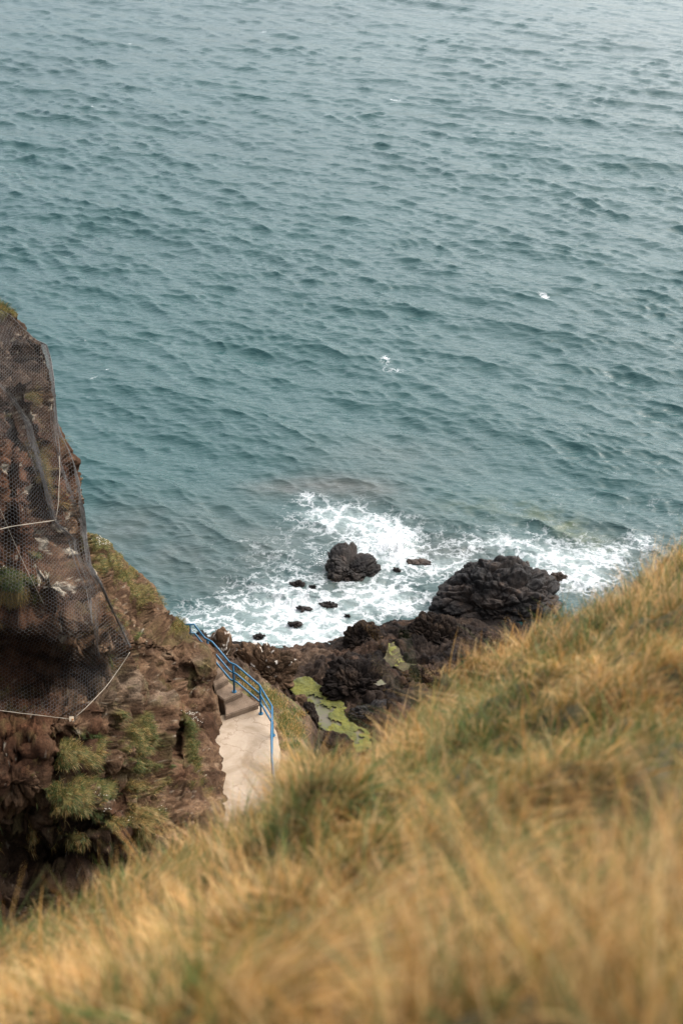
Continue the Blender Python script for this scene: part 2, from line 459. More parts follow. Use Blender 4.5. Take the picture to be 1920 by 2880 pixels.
def mat_step():
    m = NT('exposed_aggregate'); p = m.pos()
    n1 = m.noise(p, 2.2, 4, .6); sp = m.voro(p, 42, 'F1'); n3 = m.noise(p, 30, 4, .7)
    c = m.mix(m.ramp(n1, .35, .65), (.10, .07, .048, 1), (.17, .122, .085, 1))
    c = m.mix(m.ramp(sp, .14, .24, .8, 0), c, (.30, .25, .19, 1))
    nb = m.bump(n3, .8, .02)
    return m.done(m.bsdf(c, .92, nb, .2))
MAT['step'] = mat_step()

def mat_algae():
    m = NT('green_algae'); p = m.pos()
    n1 = m.noise(p, 1.6, 4, .6, .6); n2 = m.noise(p, 13, 4, .65, .8)
    c = m.mix(m.ramp(n1, .35, .65), (.066, .067, .014, 1), (.112, .107, .016, 1))
    c = m.mix(m.ramp(n2, .45, .7, 0, .75), c, (.055, .07, .02, 1))
    nb = m.bump(n2, 1.0, .06)
    return m.done(m.bsdf(c, .7, nb, .3))
MAT['algae'] = mat_algae()

def mat_pool():
    m = NT('still_pool'); p = m.pos()
    n1 = m.noise(p, 1.2, 4, .6); n2 = m.noise(p, 8, 4, .6, .5)
    c = m.mix(m.ramp(n1, .35, .65), (.075, .075, .04, 1), (.085, .072, .055, 1))
    c = m.mix(m.ramp(n2, .5, .7, 0, .6), c, (.09, .105, .028, 1))
    nb = m.bump(m.noise(p, 5, 3), .25, .02)
    return m.done(m.bsdf(c, .4, nb, .3, 0, 1.333))
MAT['pool'] = mat_pool()

def mat_silt():
    m = NT('silted_pool'); p = m.pos(); n1 = m.noise(p, 2.2, 4, .6, .5); n2 = m.noise(p, 11, 4, .65)
    c = m.mix(m.ramp(n1, .38, .62), (.036, .032, .020, 1), (.078, .066, .040, 1)); c = m.mix(m.ramp(n2, .5, .7, 0, .7), c, (.055, .068, .018, 1))
    return m.done(m.bsdf(c, .8, m.bump(n2, .8, .03), .05))
MAT['silt'] = mat_silt()
build_sea()

# ================================================================== SHORE (heightfield)
SHORE = [(700, 2700, 4.5), (700, 3300, 4.4), (700, 4400, 4.3), (1300, 2700, 4.2), (1300, 3500, 5), (400, 3000, 4.6), (0, 3300, 4.6), (1900, 2600, 4.2), (1900, 3500, 5.2), (1500, 4600, 5), (380, 1600, -2), (500, 1650, -1.8), (650, 1700, -1.8), (800, 1750, -1.5), (900, 1780, -1.3), (1000, 1700, -1.8), (1100, 1650, -1.8), (1200, 1600, -1.8),
    (1500, 1500, -2.2), (1800, 1500, -2.2), (1700, 1640, -1.5), (1900, 1600, -1.5), (1350, 1660, -1.2), (1250, 1690, -1.0), (560, 1760, -1.2), (480, 1740, -1.5),
    (1100, 1720, -1.3), (1000, 1755, -1.3), (1180, 1690, -1.2), (740, 1800, -.6), (860, 1810, -.6),
    (600, 1800, .6), (640, 1815, 1.0), (700, 1838, 1.3), (760, 1836, 1.3), (830, 1842, 1.0), (900, 1838, .9), (940, 1822, 1.0), (980, 1795, 1.2), (1040, 1785, 1.3),
    (1100, 1778, 1.2), (1180, 1755, 1.0), (1250, 1760, 1.1), (1330, 1765, .8), (1420, 1790, .7), (1500, 1790, .7), (1600, 1780, .8),
    (700, 1900, 2.0), (760, 1880, 1.9), (800, 1920, 1.7), (640, 1880, 3.2), (600, 1860, 3.9), (840, 1890, 1.5), (880, 1895, 1.6), (930, 1940, 1.7), (985, 2000, 1.6),
    (1000, 1880, 1.9), (950, 1855, 1.5), (1060, 1950, 2.2), (1200, 1900, 1.9), (1030, 1850, 1.75), (1150, 1880, 1.75), (1250, 1850, 1.7), (1200, 1800, 1.4), (1350, 1850, 1.6),
    (1450, 1880, 1.8), (1300, 1930, 2.0), (1150, 2030, 2.2), (1040, 2090, 1.7), (1080, 2060, 1.9), (1200, 2100, 2.5),
    (1090, 1850, 1.55), (1110, 1870, 1.55), (1170, 1865, 1.6), (1070, 1920, 1.9),
    (800, 2015, 4.55), (808, 2100, 4.5), (805, 2200, 4.5), (840, 1995, 3.5), (860, 2050, 3.2), (885, 2100, 2.9), (865, 2160, 3.7), (925, 2130, 2.3), (955, 2170, 2.2), (825, 1965, 3.0),
    (795, 1965, 4.0), (745, 1960, 4.75), (700, 1925, 4.8), (664, 1890, 4.9), (620, 1850, 5.2), (850, 2250, 4.5), (950, 2300, 3.8), (750, 2300, 4.5),
    (700, 2100, 4.5), (640, 2100, 4.5), (700, 2250, 4.5), (560, 1900, 5.0), (560, 1820, 5.5), (590, 2100, 4.5), (1000, 2250, 3.0), (1300, 2200, 3.2),
    (865, 1940, 1.28), (900, 1975, 1.25), (935, 2030, 1.25), (980, 2070, 1.25), (955, 2005, 1.25), (880, 2000, 1.4), (850, 1915, 1.35), (1000, 2090, 1.25), (1000, 2120, 1.3), (940, 2080, 1.4)]

POOL_MAIN = [(829, 1922), (855, 1911), (878, 1913), (897, 1929), (925, 1946), (946, 1967), (967, 1978), (974, 1996), (967, 2010), (981, 2027), (1002, 2041), (1027, 2045),
    (1041, 2062), (1035, 2100), (1000, 2110), (967, 2090), (932, 2069), (908, 2048), (886, 2030), (885, 2006), (866, 1992), (848, 1989), (841, 1967), (820, 1939)]
POOL_UP = [(1066, 1868), (1085, 1845), (1090, 1815), (1105, 1808), (1122, 1825), (1138, 1862), (1206, 1865), (1190, 1886), (1140, 1890), (1108, 1875), (1085, 1880)]
POOL_SMALL = [(1050, 1922), (1072, 1908), (1087, 1922), (1066, 1932)]

def in_poly(x, y, poly):
    ins = np.zeros(x.shape, bool); n = len(poly)
    for i in range(n):
        x1, y1 = poly[i]; x2, y2 = poly[(i+1) % n]
        c = ((y1 > y) != (y2 > y)) & (x < (x2-x1)*(y-y1)/(y2-y1+1e-12)+x1)
        ins ^= c
    return ins

def grown(poly, k=1.14):
    c = np.mean(poly, 0); return [tuple(c+(np.array(p)-c)*k) for p in poly]

def poly_world(poly, z): return at_z(np.array([p[0] for p in poly]), np.array([p[1] for p in poly]), np.full(len(poly), z))

def cracks(p, s, amp, seed=0, stretch=(1, 1, 1), warp=.35):
    """rounded blocks split by joints: displacement <= 0 in the joints"""
    q = np.asarray(p, np.float32)/s*np.array(stretch, np.float32)
    wv = np.stack([fbm(q*.7+11*k, 2, seed+31*k) for k in range(3)], 1)*warp*1.6
    f1, f2, cid = worley(q+wv, seed)
    e = f2-f1
    return amp*(np.sqrt(np.clip(e/.5, 0, 1))-1)+amp*.35*(cid-.5), e, cid

def facets(p, s, amp, seed=0, warp=.3):
    """broken rock: every cell is a plane of its own tilt, with steps between neighbours"""
    q = np.asarray(p, np.float32)/s
    q = q+np.stack([fbm(q*.8+9*k, 2, seed+7*k) for k in range(3)], 1)*warp
    i = np.floor(q).astype(np.int32); f = q-i
    best = np.full(len(q), 9.0, np.float32); out = np.zeros(len(q), np.float32)
    for dx in (-1, 0, 1):
        for dy in (-1, 0, 1):
            for dz in (-1, 0, 1):
                h = _hash(i[:, 0]+dx, i[:, 1]+dy, i[:, 2]+dz, seed)
                v = np.stack([dx+(h & np.uint32(1023)).astype(np.float32)/1023-f[:, 0], dy+((h >> np.uint32(10)) & np.uint32(1023)).astype(np.float32)/1023-f[:, 1], dz+((h >> np.uint32(20)) & np.uint32(1023)).astype(np.float32)/1023-f[:, 2]], 1)
                d = (v*v).sum(1); n = d < best
                g = GRAD[(h >> np.uint32(7)) & np.uint32(255)]
                out = np.where(n, (v*g).sum(1)*1.1+.5*g[:, 0], out); best = np.where(n, d, best)
    return out*amp

def rock_tint(p, seed, wet, dry, light=None, lo=.0):
    n = fbm(p*.9, 4, seed); n2 = fbm(p*3.5, 3, seed+5)
    t = sstep(-.45, .45, n+.4*n2)[:, None]
    c = np.array(wet)[None]*(1-t)+np.array(dry)[None]*t
    if light is not None:
        k = sstep(.35, .75, n2+.3*n)[:, None]; c = c*(1-k)+np.array(light)[None]*k
    return c

SP_ = np.array(SHORE, float)
_w = at_z(SP_[:, 0], SP_[:, 1], SP_[:, 2])
SH_TPS = TPS(_w[:, :2], _w[:, 2], 2e-3)
GX = np.arange(-11.5, 16, .042); GY = np.arange(9, 56, .048)

def build_shore():
    X, Y = np.meshgrid(GX, GY); Z = SH_TPS(np.stack([X, Y], -1)); nr, nc = Z.shape
    P = np.stack([X, Y, Z], -1).reshape(-1, 3); pz = P[:, 2]
    px, py, _ = project(P)
    verge = np.clip(sstep(690, 770, px)*sstep(905, 820, px)+(px < 700)*1.0, 0, 1)*sstep(1915, 1985, py+(px < 760)*40)
    verge = verge*sstep(2.2, 3.3, pz+.5*fbm(P*1.3, 3, 77))
    pool = in_poly(px, py, POOL_MAIN) | in_poly(px, py, POOL_UP)
    d1, e1, c1 = cracks(P, .55, .24, 3, (1, .8, 1.2)); d2, e2, c2 = cracks(P, .2, .07, 5)
    rough = 1-verge*.85
    base = .42*fbm(P*.75, 4, 8)+.10*ridged(P*1.7, 3, 18)
    dz = rough*(base+d1*.8+d2+facets(P, .6, .09, 163, .15)+facets(P, .22, .025, 164, .15)+.05*fbm(P*7, 3, 4))+verge*(.08*fbm(P*2.5, 4, 2))
    lowk = sstep(0, 1.2, pz)
    dz *= .35+.65*lowk
    Zn = pz+dz
    Zn = np.where(pool, np.minimum(Zn, np.where(in_poly(px, py, POOL_UP), 1.45, 1.25)), Zn)
    # keep the ground clear below the path slab
    onpath = (px < 770) & (py > 1990); Zn = np.where(onpath, np.minimum(Zn, 4.75), Zn)
    P[:, 2] = Zn
    dark = rock_tint(P, 3, (.009, .007, .006), (.024, .017, .013))
    brown = rock_tint(P, 9, (.035, .023, .016), (.085, .056, .037), (.15, .105, .072))
    up = np.clip(sstep(940, 800, px+60*fbm(P*.8, 3, 12))*sstep(.2, .9, pz)+.25*sstep(.1, .5, fbm(P*.7, 3, 14)), 0, 1)[:, None]
    c = dark*(1-up)+brown*up
    ft = (sstep(.22, .6, fbm(P*.8, 3, 61)+.2)*sstep(1250, 1150, px))[:, None]      # reddish foot of the platform
    c = c*(1-.4*ft)+np.array((.085, .05, .032))*.4*ft
    soil = rock_tint(P, 21, (.070, .045, .027), (.155, .105, .063))
    gm = sstep(.0, .3, fbm(P*1.6, 3, 41)+.1)[:, None]
    soil = soil*(1-gm*.6)+np.array((.085, .095, .03))*gm*.6
    vg = verge[:, None]; c = c*(1-vg)+soil*vg
    o = new_mesh('shore', P, grid_faces(nr, nc), MAT['shore'], attrs={'tint': c})
    tag(o, kind='structure')
    return P.reshape(nr, nc, 3), verge.reshape(nr, nc)
SHP, VERGE = build_shore()

def shore_z(x, y):
    i = np.clip(((np.asarray(y)-GY[0])/(GY[1]-GY[0])).astype(int), 0, len(GY)-1); j = np.clip(((np.asarray(x)-GX[0])/(GX[1]-GX[0])).astype(int), 0, len(GX)-1)
    return SHP[i, j, 2]

def sheet(name, poly, z, mat, res=.035, hole=None, jitter=0):
    w_ = poly_world(poly, z); x0, y0 = w_[:, :2].min(0)-.2; x1, y1 = w_[:, :2].max(0)+.2
    xs = np.arange(x0, x1, res); ys = np.arange(y0, y1, res); X, Y = np.meshgrid(xs, ys)
    pl = [(a, b) for a, b in w_[:, :2]]
    P = np.stack([X, Y, np.full(X.shape, z)], -1).reshape(-1, 3)
    ins = in_poly(P[:, 0]+.06*fbm(P*3, 2, 1), P[:, 1]+.06*fbm(P*3, 2, 7), pl)
    if hole is not None: ins &= hole(P)
    if jitter: P[:, 2] += jitter*(fbm(P*5, 3, 17)+.5)
    Fc = grid_faces(len(ys), len(xs)); keep = ins[Fc].all(1); Fc = Fc[keep]
    u, inv = np.unique(Fc, return_inverse=True)
    return tag(new_mesh(name, P[u], inv.reshape(-1, 4), mat), kind='structure')
sheet('rock_pool', grown(POOL_MAIN, 1.10), 1.50, MAT['pool'])
sheet('rock_pool', grown(POOL_UP, 1.06), 1.56, MAT['silt'])
sheet('rock_pool', POOL_SMALL, 2.15, MAT['pool'], .04)

def alg_main(P):
    px, py, _ = project(P)
    n = fbm(P*np.array([1.1, 1.6, 1]), 4, 51)+.35*fbm(P*6, 3, 5)
    bare = sstep(70, 20, np.hypot((px-935)*.9, (py-2010)*1.3))*.8+sstep(60, 20, np.hypot(px-985, py-2085))*.6+sstep(40, 10, np.hypot(px-880, py-1985))*.2
    return n+.45*fbm(P*11, 2, 55) > -.85+bare
o = sheet('algae', grown(POOL_MAIN, 1.08), 1.535, MAT['algae'], .045, alg_main, .05); tag(o, 'yellow-green algae mat floating on the largest rock pool', 'algae', kind='stuff')
o = sheet('algae', [(1090, 1806), (1112, 1806), (1122, 1830), (1138, 1862), (1120, 1878), (1105, 1872), (1092, 1850)], 1.66, MAT['algae'], .045, lambda P: fbm(P*2.6, 5, 53)+.5*fbm(P*9, 2, 54) > -.12, .05)
tag(o, 'bright green algae strip beside the small upper rock pool', 'algae', kind='stuff')

# ================================================================== ROCK THINGS
_ico = {}
def ico(n):
    if n not in _ico:
        bm = bmesh.new(); bmesh.ops.create_icosphere(bm, subdivisions=n, radius=1)
        V = np.array([v.co[:] for v in bm.verts]); bm.verts.index_update()
        Fc = np.array([[v.index for v in f.verts] for f in bm.faces]); bm.free(); _ico[n] = (V/np.linalg.norm(V, axis=1)[:, None], Fc)
    return _ico[n]

def rock(name, px, py, z, lobes, sub, label, group, seed, mat='wet', wet=(.018, .015, .014), dry=(.045, .036, .030), light=None,
         s1=.5, a1=.16, s2=.19, a2=.05, stretch=(1, 1, 1.3), warp=.35, white=0, cat='rock'):
    D, Fc = ico(sub); c0 = at_z(px, py, z)
    org = np.array([0, 0, -.15*max(l[5] for l in lobes)]) if len(lobes[0]) > 5 else np.zeros(3)
    S = np.full((len(D), len(lobes)), .02)
    for j, l in enumerate(lobes):
        c = np.array(l[:3])-org; r = np.array(l[3:6]); a = ((D/r)**2).sum(1); b = -2*((D/r)*(c/r)).sum(1); q = ((c/r)**2).sum()-1
        disc = b*b-4*a*q; ok = disc > 0; s_ = np.where(ok, (-b+np.sqrt(np.maximum(disc, 0)))/(2*a), 0); S[:, j] = np.maximum(s_, .02)
    mx = S.max(1); k = 14/np.median(mx); R = mx+np.log(np.exp(k*(S-mx[:, None])).sum(1))/k
    P = org+D*R[:, None]; wp = P+c0
    size = np.median(R)
    nrm = D
    wl = wp.astype(np.float32)
    d1, e1, i1 = cracks(wl, s1, a1*1.05, seed, stretch, warp); d2, e2, i2 = cracks(wl, s2, a2*.7, seed+1, stretch, warp)
    disp = d1+d2+.14*min(size, 1.2)*fbm(wl*1.3/min(size, 1.2), 4, seed+2)+.012*fbm(wl*6, 3, seed+3)
    disp = disp-.05*(1-sstep(0, .12, e1))*min(1, size)-.02*(1-sstep(0, .14, e2))
    P = P+nrm*disp[:, None]
    P = P+nrm*((facets(wl, s1*1.1, a1*.45, seed+6, .15)+facets(wl, s2*1.2, a2*.25, seed+7, .15))[:, None])
    c = rock_tint(wl, seed+4, wet, dry, light)
    tone = (.27+.20*i1)[:, None]*np.array((1.06, 1, .93)); c = c*tone
    if white:
        g = (sstep(.50, .62, fbm(wl*3.2, 3, seed+8))*sstep(.2, .6, D[:, 2])*white)[:, None]; c = c*(1-g)+np.array((.55, .5, .44))*g
    o = new_mesh(name, P, Fc, MAT[mat], attrs={'tint': c})
    o.location = [float(v) for v in c0]
    return tag(o, label, cat, group)

G1 = 'black rocks standing in the surf'
rock('sea_rock', 985, 1612, 0, [(-.36, .75, .45, .62, .45, .52), (.10, .85, .62, .2, .22, .34), (-.55, .25, .25, .50, .5, .52), (-.40, -.35, .05, .62, .42, .5), (.58, .25, .15, .66, .58, .56), (0, 0, -.3, .9, .9, .7)],
     7, 'tall knobbly black islet with white spray bursting behind it', G1, 30, s1=.42, a1=.13, s2=.16, a2=.035, light=(.075, .055, .045))
rock('boulder', 1392, 1702, 0, [(.15, .0, -.2, 2.2, 1.55, 2.35), (1.45, .1, -.3, 1.25, 1.4, 1.75), (-1.55, -.1, -.3, 1.15, 1.25, 1.35), (-.6, .1, -.1, 1.4, 1.3, 1.85)],
     7, 'largest dome-shaped black boulder with deep cracks at the surf edge', 'boulders along the shore', 33, s1=.62, a1=.24, s2=.24, a2=.075, stretch=(.75, 1, 1.5), light=(.095, .068, .052), dry=(.055, .042, .035))
small = [(839, 1645, .50, .22, .26, 'jagged black rock with a pointed tip, west of the tall islet'), (879, 1654, .26, .18, .24, 'small upright black rock between the jagged rock and the tall islet'),
    (856, 1709, .52, .2, .10, 'low flat dark rock almost awash, beside a rounder wet rock'), (924, 1702, .58, .26, .20, 'rounded wet black rock, widest of those awash in the foam'),
    (1000, 1688, .24, .14, .09, 'tiny dark rock top showing through foam under the islet'), (977, 1730, .2, .14, .13, 'small dark rock poking from white foam above the brown crest'),
    (828, 1753, .38, .2, .17, 'rounded dark rock alone in the foam'), (732, 1792, .36, .28, .24, 'black double-humped rock close to the brown shore'),
    (1117, 1600, .3, .18, .16, 'dark broken rock in white water behind the islet'), (1178, 1578, .75, .32, .10, 'low brown reef awash beyond the tall islet'),
    (1572, 1622, .6, .4, .22, 'low brown wet rock at the seaward side of the large boulder'), (562, 1797, .42, .4, .35, 'black rock seen through the blue handrail'),
    (628, 1794, .42, .4, .42, 'grey-black cracked rock just beyond the handrail top')]
for i, (px, py, rx, ry, rz, lab) in enumerate(small):
    rx, ry = rx*.85, ry*.85
    lob = [(0, 0, -.05, rx*.75, ry, rz), (-rx*.45, .04, -.04, rx*.5, ry*.85, rz*.8), (rx*.45, -.05, -.06, rx*.5, ry*.8, rz*(.95 if i % 2 else .6))]
    br = i in (9, 10)
    rock('sea_rock', px, py, (.04 if i < 9 else -.03) if i < 11 else .25, lob, 6, lab, G1, 50+i*5, s1=.26, a1=.12, s2=.11, a2=.035,
         wet=(.05, .034, .026) if br else (.016, .013, .012), dry=(.10, .07, .05) if br else (.045, .035, .03))
G2 = 'boulders along the shore'
BR = dict(mat='shore', wet=(.10, .066, .042), dry=(.21, .135, .086), light=(.34, .23, .155))
DK = dict(mat='shore', wet=(.022, .017, .015), dry=(.055, .040, .031), light=(.10, .07, .05))
rock('boulder', 742, 1893, 1.9, [(-.15, .25, .4, .85, .5, .72), (.45, .1, .25, .75, .5, .7), (-.7, .35, .3, .45, .45, .7), (.75, -.2, -.1, .4, .35, .45), (.05, -.35, -.1, .85, .35, .45)],
     7, 'brown rounded boulder jointed into bread-loaf blocks beyond the stair rail', G2, 131, s1=.42, a1=.17, s2=.3, a2=.03, stretch=(1, 1, 1.2), white=.9, warp=.2, **BR)
rock('boulder', 622, 1846, 2.6, [(0, 0, .2, .38, .4, .95), (.12, .1, .5, .3, .3, .75), (-.2, .1, .1, .35, .3, .8)], 6, 'upright brown rock directly behind the blue handrail', G2, 141, s1=.5, a1=.14, s2=.2, a2=.03, white=.7, **BR)
rock('boulder', 848, 1988, 2.0, [(0, 0, .15, .26, .28, .42), (.05, -.1, 0, .28, .25, .3)], 5, 'small brown boulder with whitish top at the left tip of the algae pool', G2, 151, s1=.3, a1=.06, s2=.12, a2=.02, white=1, **BR)
rock('boulder', 868, 2022, 2.0, [(0, 0, .1, .3, .35, .6), (.1, -.2, 0, .26, .3, .4)], 6, 'dark blocky boulder between grassy verge and algae pool', G2, 156, s1=.28, a1=.09, s2=.12, a2=.03, **DK)
rock('boulder', 922, 2112, 2.0, [(0, 0, .2, .75, .5, .62), (-.45, -.1, .1, .45, .45, .6), (.45, .0, 0, .5, .4, .45)], 6, 'broad smooth brown boulder above the dry grass edge, below the algae pool', G2, 161, s1=.7, a1=.12, s2=.2, a2=.03, mat='shore', wet=(.035, .025, .02), dry=(.085, .058, .042))
rock('boulder', 890, 2075, 2.1, [(0, 0, .05, .5, .3, .25), (.25, -.1, 0, .4, .25, .2)], 5, 'flat layered brown boulder on the verge side of the algae pool', G2, 166, s1=.25, a1=.06, s2=.1, a2=.02, stretch=(.7, .7, 2), white=.5, **BR)
rock('boulder', 1215, 1806, .9, [(0, .1, .1, 1.05, .75, 1.1), (.7, .1, .15, .55, .6, 1.05), (-.7, 0, 0, .6, .6, .85), (.1, -.5, -.1, 1.0, .5, .6)], 7,
     'black outcrop with blocky joints between the large boulder and the upper pool', G2, 171, s1=.40, a1=.15, s2=.17, a2=.045, **DK)
rock('boulder', 1020, 1800, 1.0, [(-.05, 0, .1, .5, .45, .8), (.35, -.05, .1, .45, .4, .75), (-.5, -.05, .05, .3, .3, .6), (0, -.4, 0, .6, .4, .5)], 6,
     'knobbly dark crest of rounded rock at the foam edge', G2, 181, s1=.34, a1=.13, s2=.15, a2=.035, **DK)
rock('boulder', 1000, 1935, 1.55, [(-.2, .2, .2, 1.0, .75, .75), (.6, .25, .25, .75, .6, .75), (-.6, -.35, 0, .75, .5, .55), (.3, -.5, .1, .9, .5, .65)], 7,
     'wide dark cracked rock mass overhanging the algae pool', G2, 191, s1=.44, a1=.16, s2=.17, a2=.045, **DK)
rock('boulder', 1035, 2010, 1.5, [(0, 0, .0, .75, .4, .38), (.5, .1, .1, .5, .4, .5)], 6, 'low black slab of rock lying at the right end of the algae pool', G2, 201, s1=.3, a1=.08, s2=.13, a2=.03, stretch=(.7, .8, 1.8), mat='wet', wet=(.016, .013, .012), dry=(.04, .03, .026))
rock('boulder', 1195, 1925, 1.6, [(0, 0, .1, .75, .6, .75), (.7, .2, .1, .7, .5, .7), (-.6, -.2, 0, .5, .5, .55)], 7, 'brown-black rock ridge running under the dry grass from the upper pool', G2, 211, s1=.40, a1=.14, s2=.16, a2=.04,
     mat='shore', wet=(.03, .022, .018), dry=(.085, .058, .042), light=(.15, .10, .07))
rock('boulder', 1370, 1810, .7, [(0, 0, 0, .7, .45, .5), (.6, -.1, 0, .5, .4, .4), (-.6, -.1, .05, .4, .4, .5)], 6, 'low rough brown rock at the foot of the largest boulder', G2, 221, s1=.3, a1=.1, s2=.13, a2=.035,
     mat='shore', wet=(.035, .025, .02), dry=(.11, .075, .055), light=(.2, .14, .1))

# spray thrown up beside the islet
def build_spray():
    n = 2600; c = at_z(1110, 1545, 0)
    k = RNG.random(n)
    q = np.stack([RNG.normal(0, .34, n), RNG.normal(.1, .3, n), np.abs(RNG.normal(0, .34, n))+.05], 1)
    q[:, 0] -= .25*q[:, 2]
    ex = RNG.random(n) < .25; q[ex] = np.stack([RNG.normal(-2.9, .3, ex.sum()), RNG.normal(-1.1, .22, ex.sum()), np.abs(RNG.normal(0, .18, ex.sum()))+.03], 1)
    P = c+q; r = RNG.uniform(.006, .019, n)
    V4 = np.array([(1, 1, 1), (1, -1, -1), (-1, 1, -1), (-1, -1, 1)], float)/1.7; F4 = np.array([(0, 1, 2), (0, 3, 1), (0, 2, 3), (1, 3, 2)])
    V = (P[:, None]+V4[None]*r[:, None, None]).reshape(-1, 3); Fc = (F4[None]+4*np.arange(n)[:, None, None]).reshape(-1, 3)
    tag(new_mesh('spray', V, Fc, MAT['spray']), 'white droplets thrown up where waves burst against the islet', 'spray', kind='stuff')
build_spray()

# ================================================================== PATH, STEPS, RAIL
ZP = 5.0
def Z3(x, y): return (450+x/3.92, 1680+y/3.92)
def build_path():
    left = [(555, 3600), (580, 2560), (588, 2340), (600, 2245), (600, 2205), (612, 2185), (610, 2165), (612, 2150), (604, 2130), (590, 2110), (585, 2080), (590, 2055), (605, 2030), (622, 2012)]
    right = [(700, 1990), (742, 1985), (764, 2003), (769, 2042), (782, 2075), (788, 2101), (783, 2137), (772, 2150), (776, 2172), (772, 2203), (768, 2230), (780, 2340), (800, 2560), (860, 3600)]
    o_ = np.array(left+right, float); W_ = at_z(o_[:, 0], o_[:, 1], np.full(len(o_), ZP))
    out = []
    n = len(W_)
    for i in range(n):
        a, b = W_[i], W_[(i+1) % n]
        m = max(2, int(np.linalg.norm(b-a)/.12))
        for k in range(m):
            p = a+(b-a)*k/m; out.append(p)
    out = np.array(out); j = fbm(out*4, 3, 5)
    out[:, 0] += .05*j; out[:, 1] += .05*fbm(out*4+9, 3, 6)
    tag(prism_obj('path', out, ZP-.35, MAT['path'], bevel=.0), kind='structure')
build_path()

def build_steps():
    root = empty('stairs', at_z(690, 1990, ZP))
    tag(root, 'short flight of brown pebbled concrete steps climbing from the pale path', 'stairs')
    S = [([(725, 1302), (900, 1240), (1085, 1178), (1000, 1110), (900, 1035), (690, 1120), (715, 1200)], ZP+.18),
         ([(705, 1132), (810, 1092), (910, 1042), (830, 985), (745, 915), (600, 985), (620, 1070)], ZP+.36),
         ([(600, 985), (690, 945), (755, 903), (720, 860), (690, 810), (560, 870)], ZP+.54),
         ([(560, 890), (640, 850), (700, 805), (660, 740), (520, 790)], ZP+.72),
         ([(510, 800), (590, 760), (665, 715), (600, 650), (450, 700)], ZP+.90)]
    for poly, z in S:
        a = np.array([Z3(*p) for p in poly]); W_ = at_z(a[:, 0], a[:, 1], np.full(len(a), z))
        prism_obj('step', W_, ZP-.6, MAT['step'], root, .025)
build_steps()

def build_rail():
    tp = [(508, 1757, 7.2), (546, 1756, 7.2), (576, 1794, 6.8), (597, 1805.5, 6.8), (646, 1863, 6.41), (664, 1871, 6.41), (729, 1926, 6.07), (765, 1987, 6.07), (763, 2070, 6.07), (765, 2139, 6.07), (774, 2221, 6.07), (788, 2330, 6.07), (806, 2560, 6.07), (850, 3250, 6.07)]
    tp = np.array(tp); T = at_z(tp[:, 0], tp[:, 1], tp[:, 2])
    root = empty('handrail', (T[7][0], T[7][1], ZP))
    tag(root, 'blue painted three-bar tubular handrail along the path and stairs', 'handrail')
    def fine(A):
        out = [A[0]]
        for i in range(1, len(A)-1):
            d0 = (A[i]-A[i-1]); d1 = (A[i+1]-A[i]); l0 = min(.06, np.linalg.norm(d0)*.3); l1 = min(.06, np.linalg.norm(d1)*.3)
            out += [A[i]-d0/np.linalg.norm(d0)*l0, A[i], A[i]+d1/np.linalg.norm(d1)*l1]
        return np.array(out+[A[-1]])
    for off in (0, .33, .64):
        A = T.copy(); A[:, 2] -= off
        tube_obj('rail', fine(A), .029, MAT['blue'], root)
    def post(px, py, z, base):
        p = at_z(px, py, z)
        tube_obj('post', [(p[0], p[1], base), (p[0], p[1], (base+p[2])/2), (p[0], p[1], p[2])], .031, MAT['blue'], root)
        bm = bmesh.new(); bmesh.ops.create_cone(bm, cap_ends=True, segments=12, radius1=.075, radius2=.07, depth=.03)
        me = bpy.data.meshes.new('base_flange'); bm.to_mesh(me); bm.free(); me.materials.append(MAT['blue'])
        f = bpy.data.objects.new('base_flange', me); COL.objects.link(f); f.parent = root; f.location = [p[0]-root.location[0], p[1]-root.location[1], base+.012-root.location[2]]
    post(535, 1756.5, 7.2, 6.0); post(584, 1799, 6.8, 5.7); post(655.5, 1867.5, 6.41, ZP+.36); post(731, 1928, 6.07, ZP); post(765, 1988, 6.07, ZP); post(764, 2120, 6.07, ZP); post(778, 2250, 6.07, ZP); post(798, 2460, 6.07, ZP); post(822, 2800, 6.07, ZP); post(848, 3220, 6.07, ZP)
build_rail()

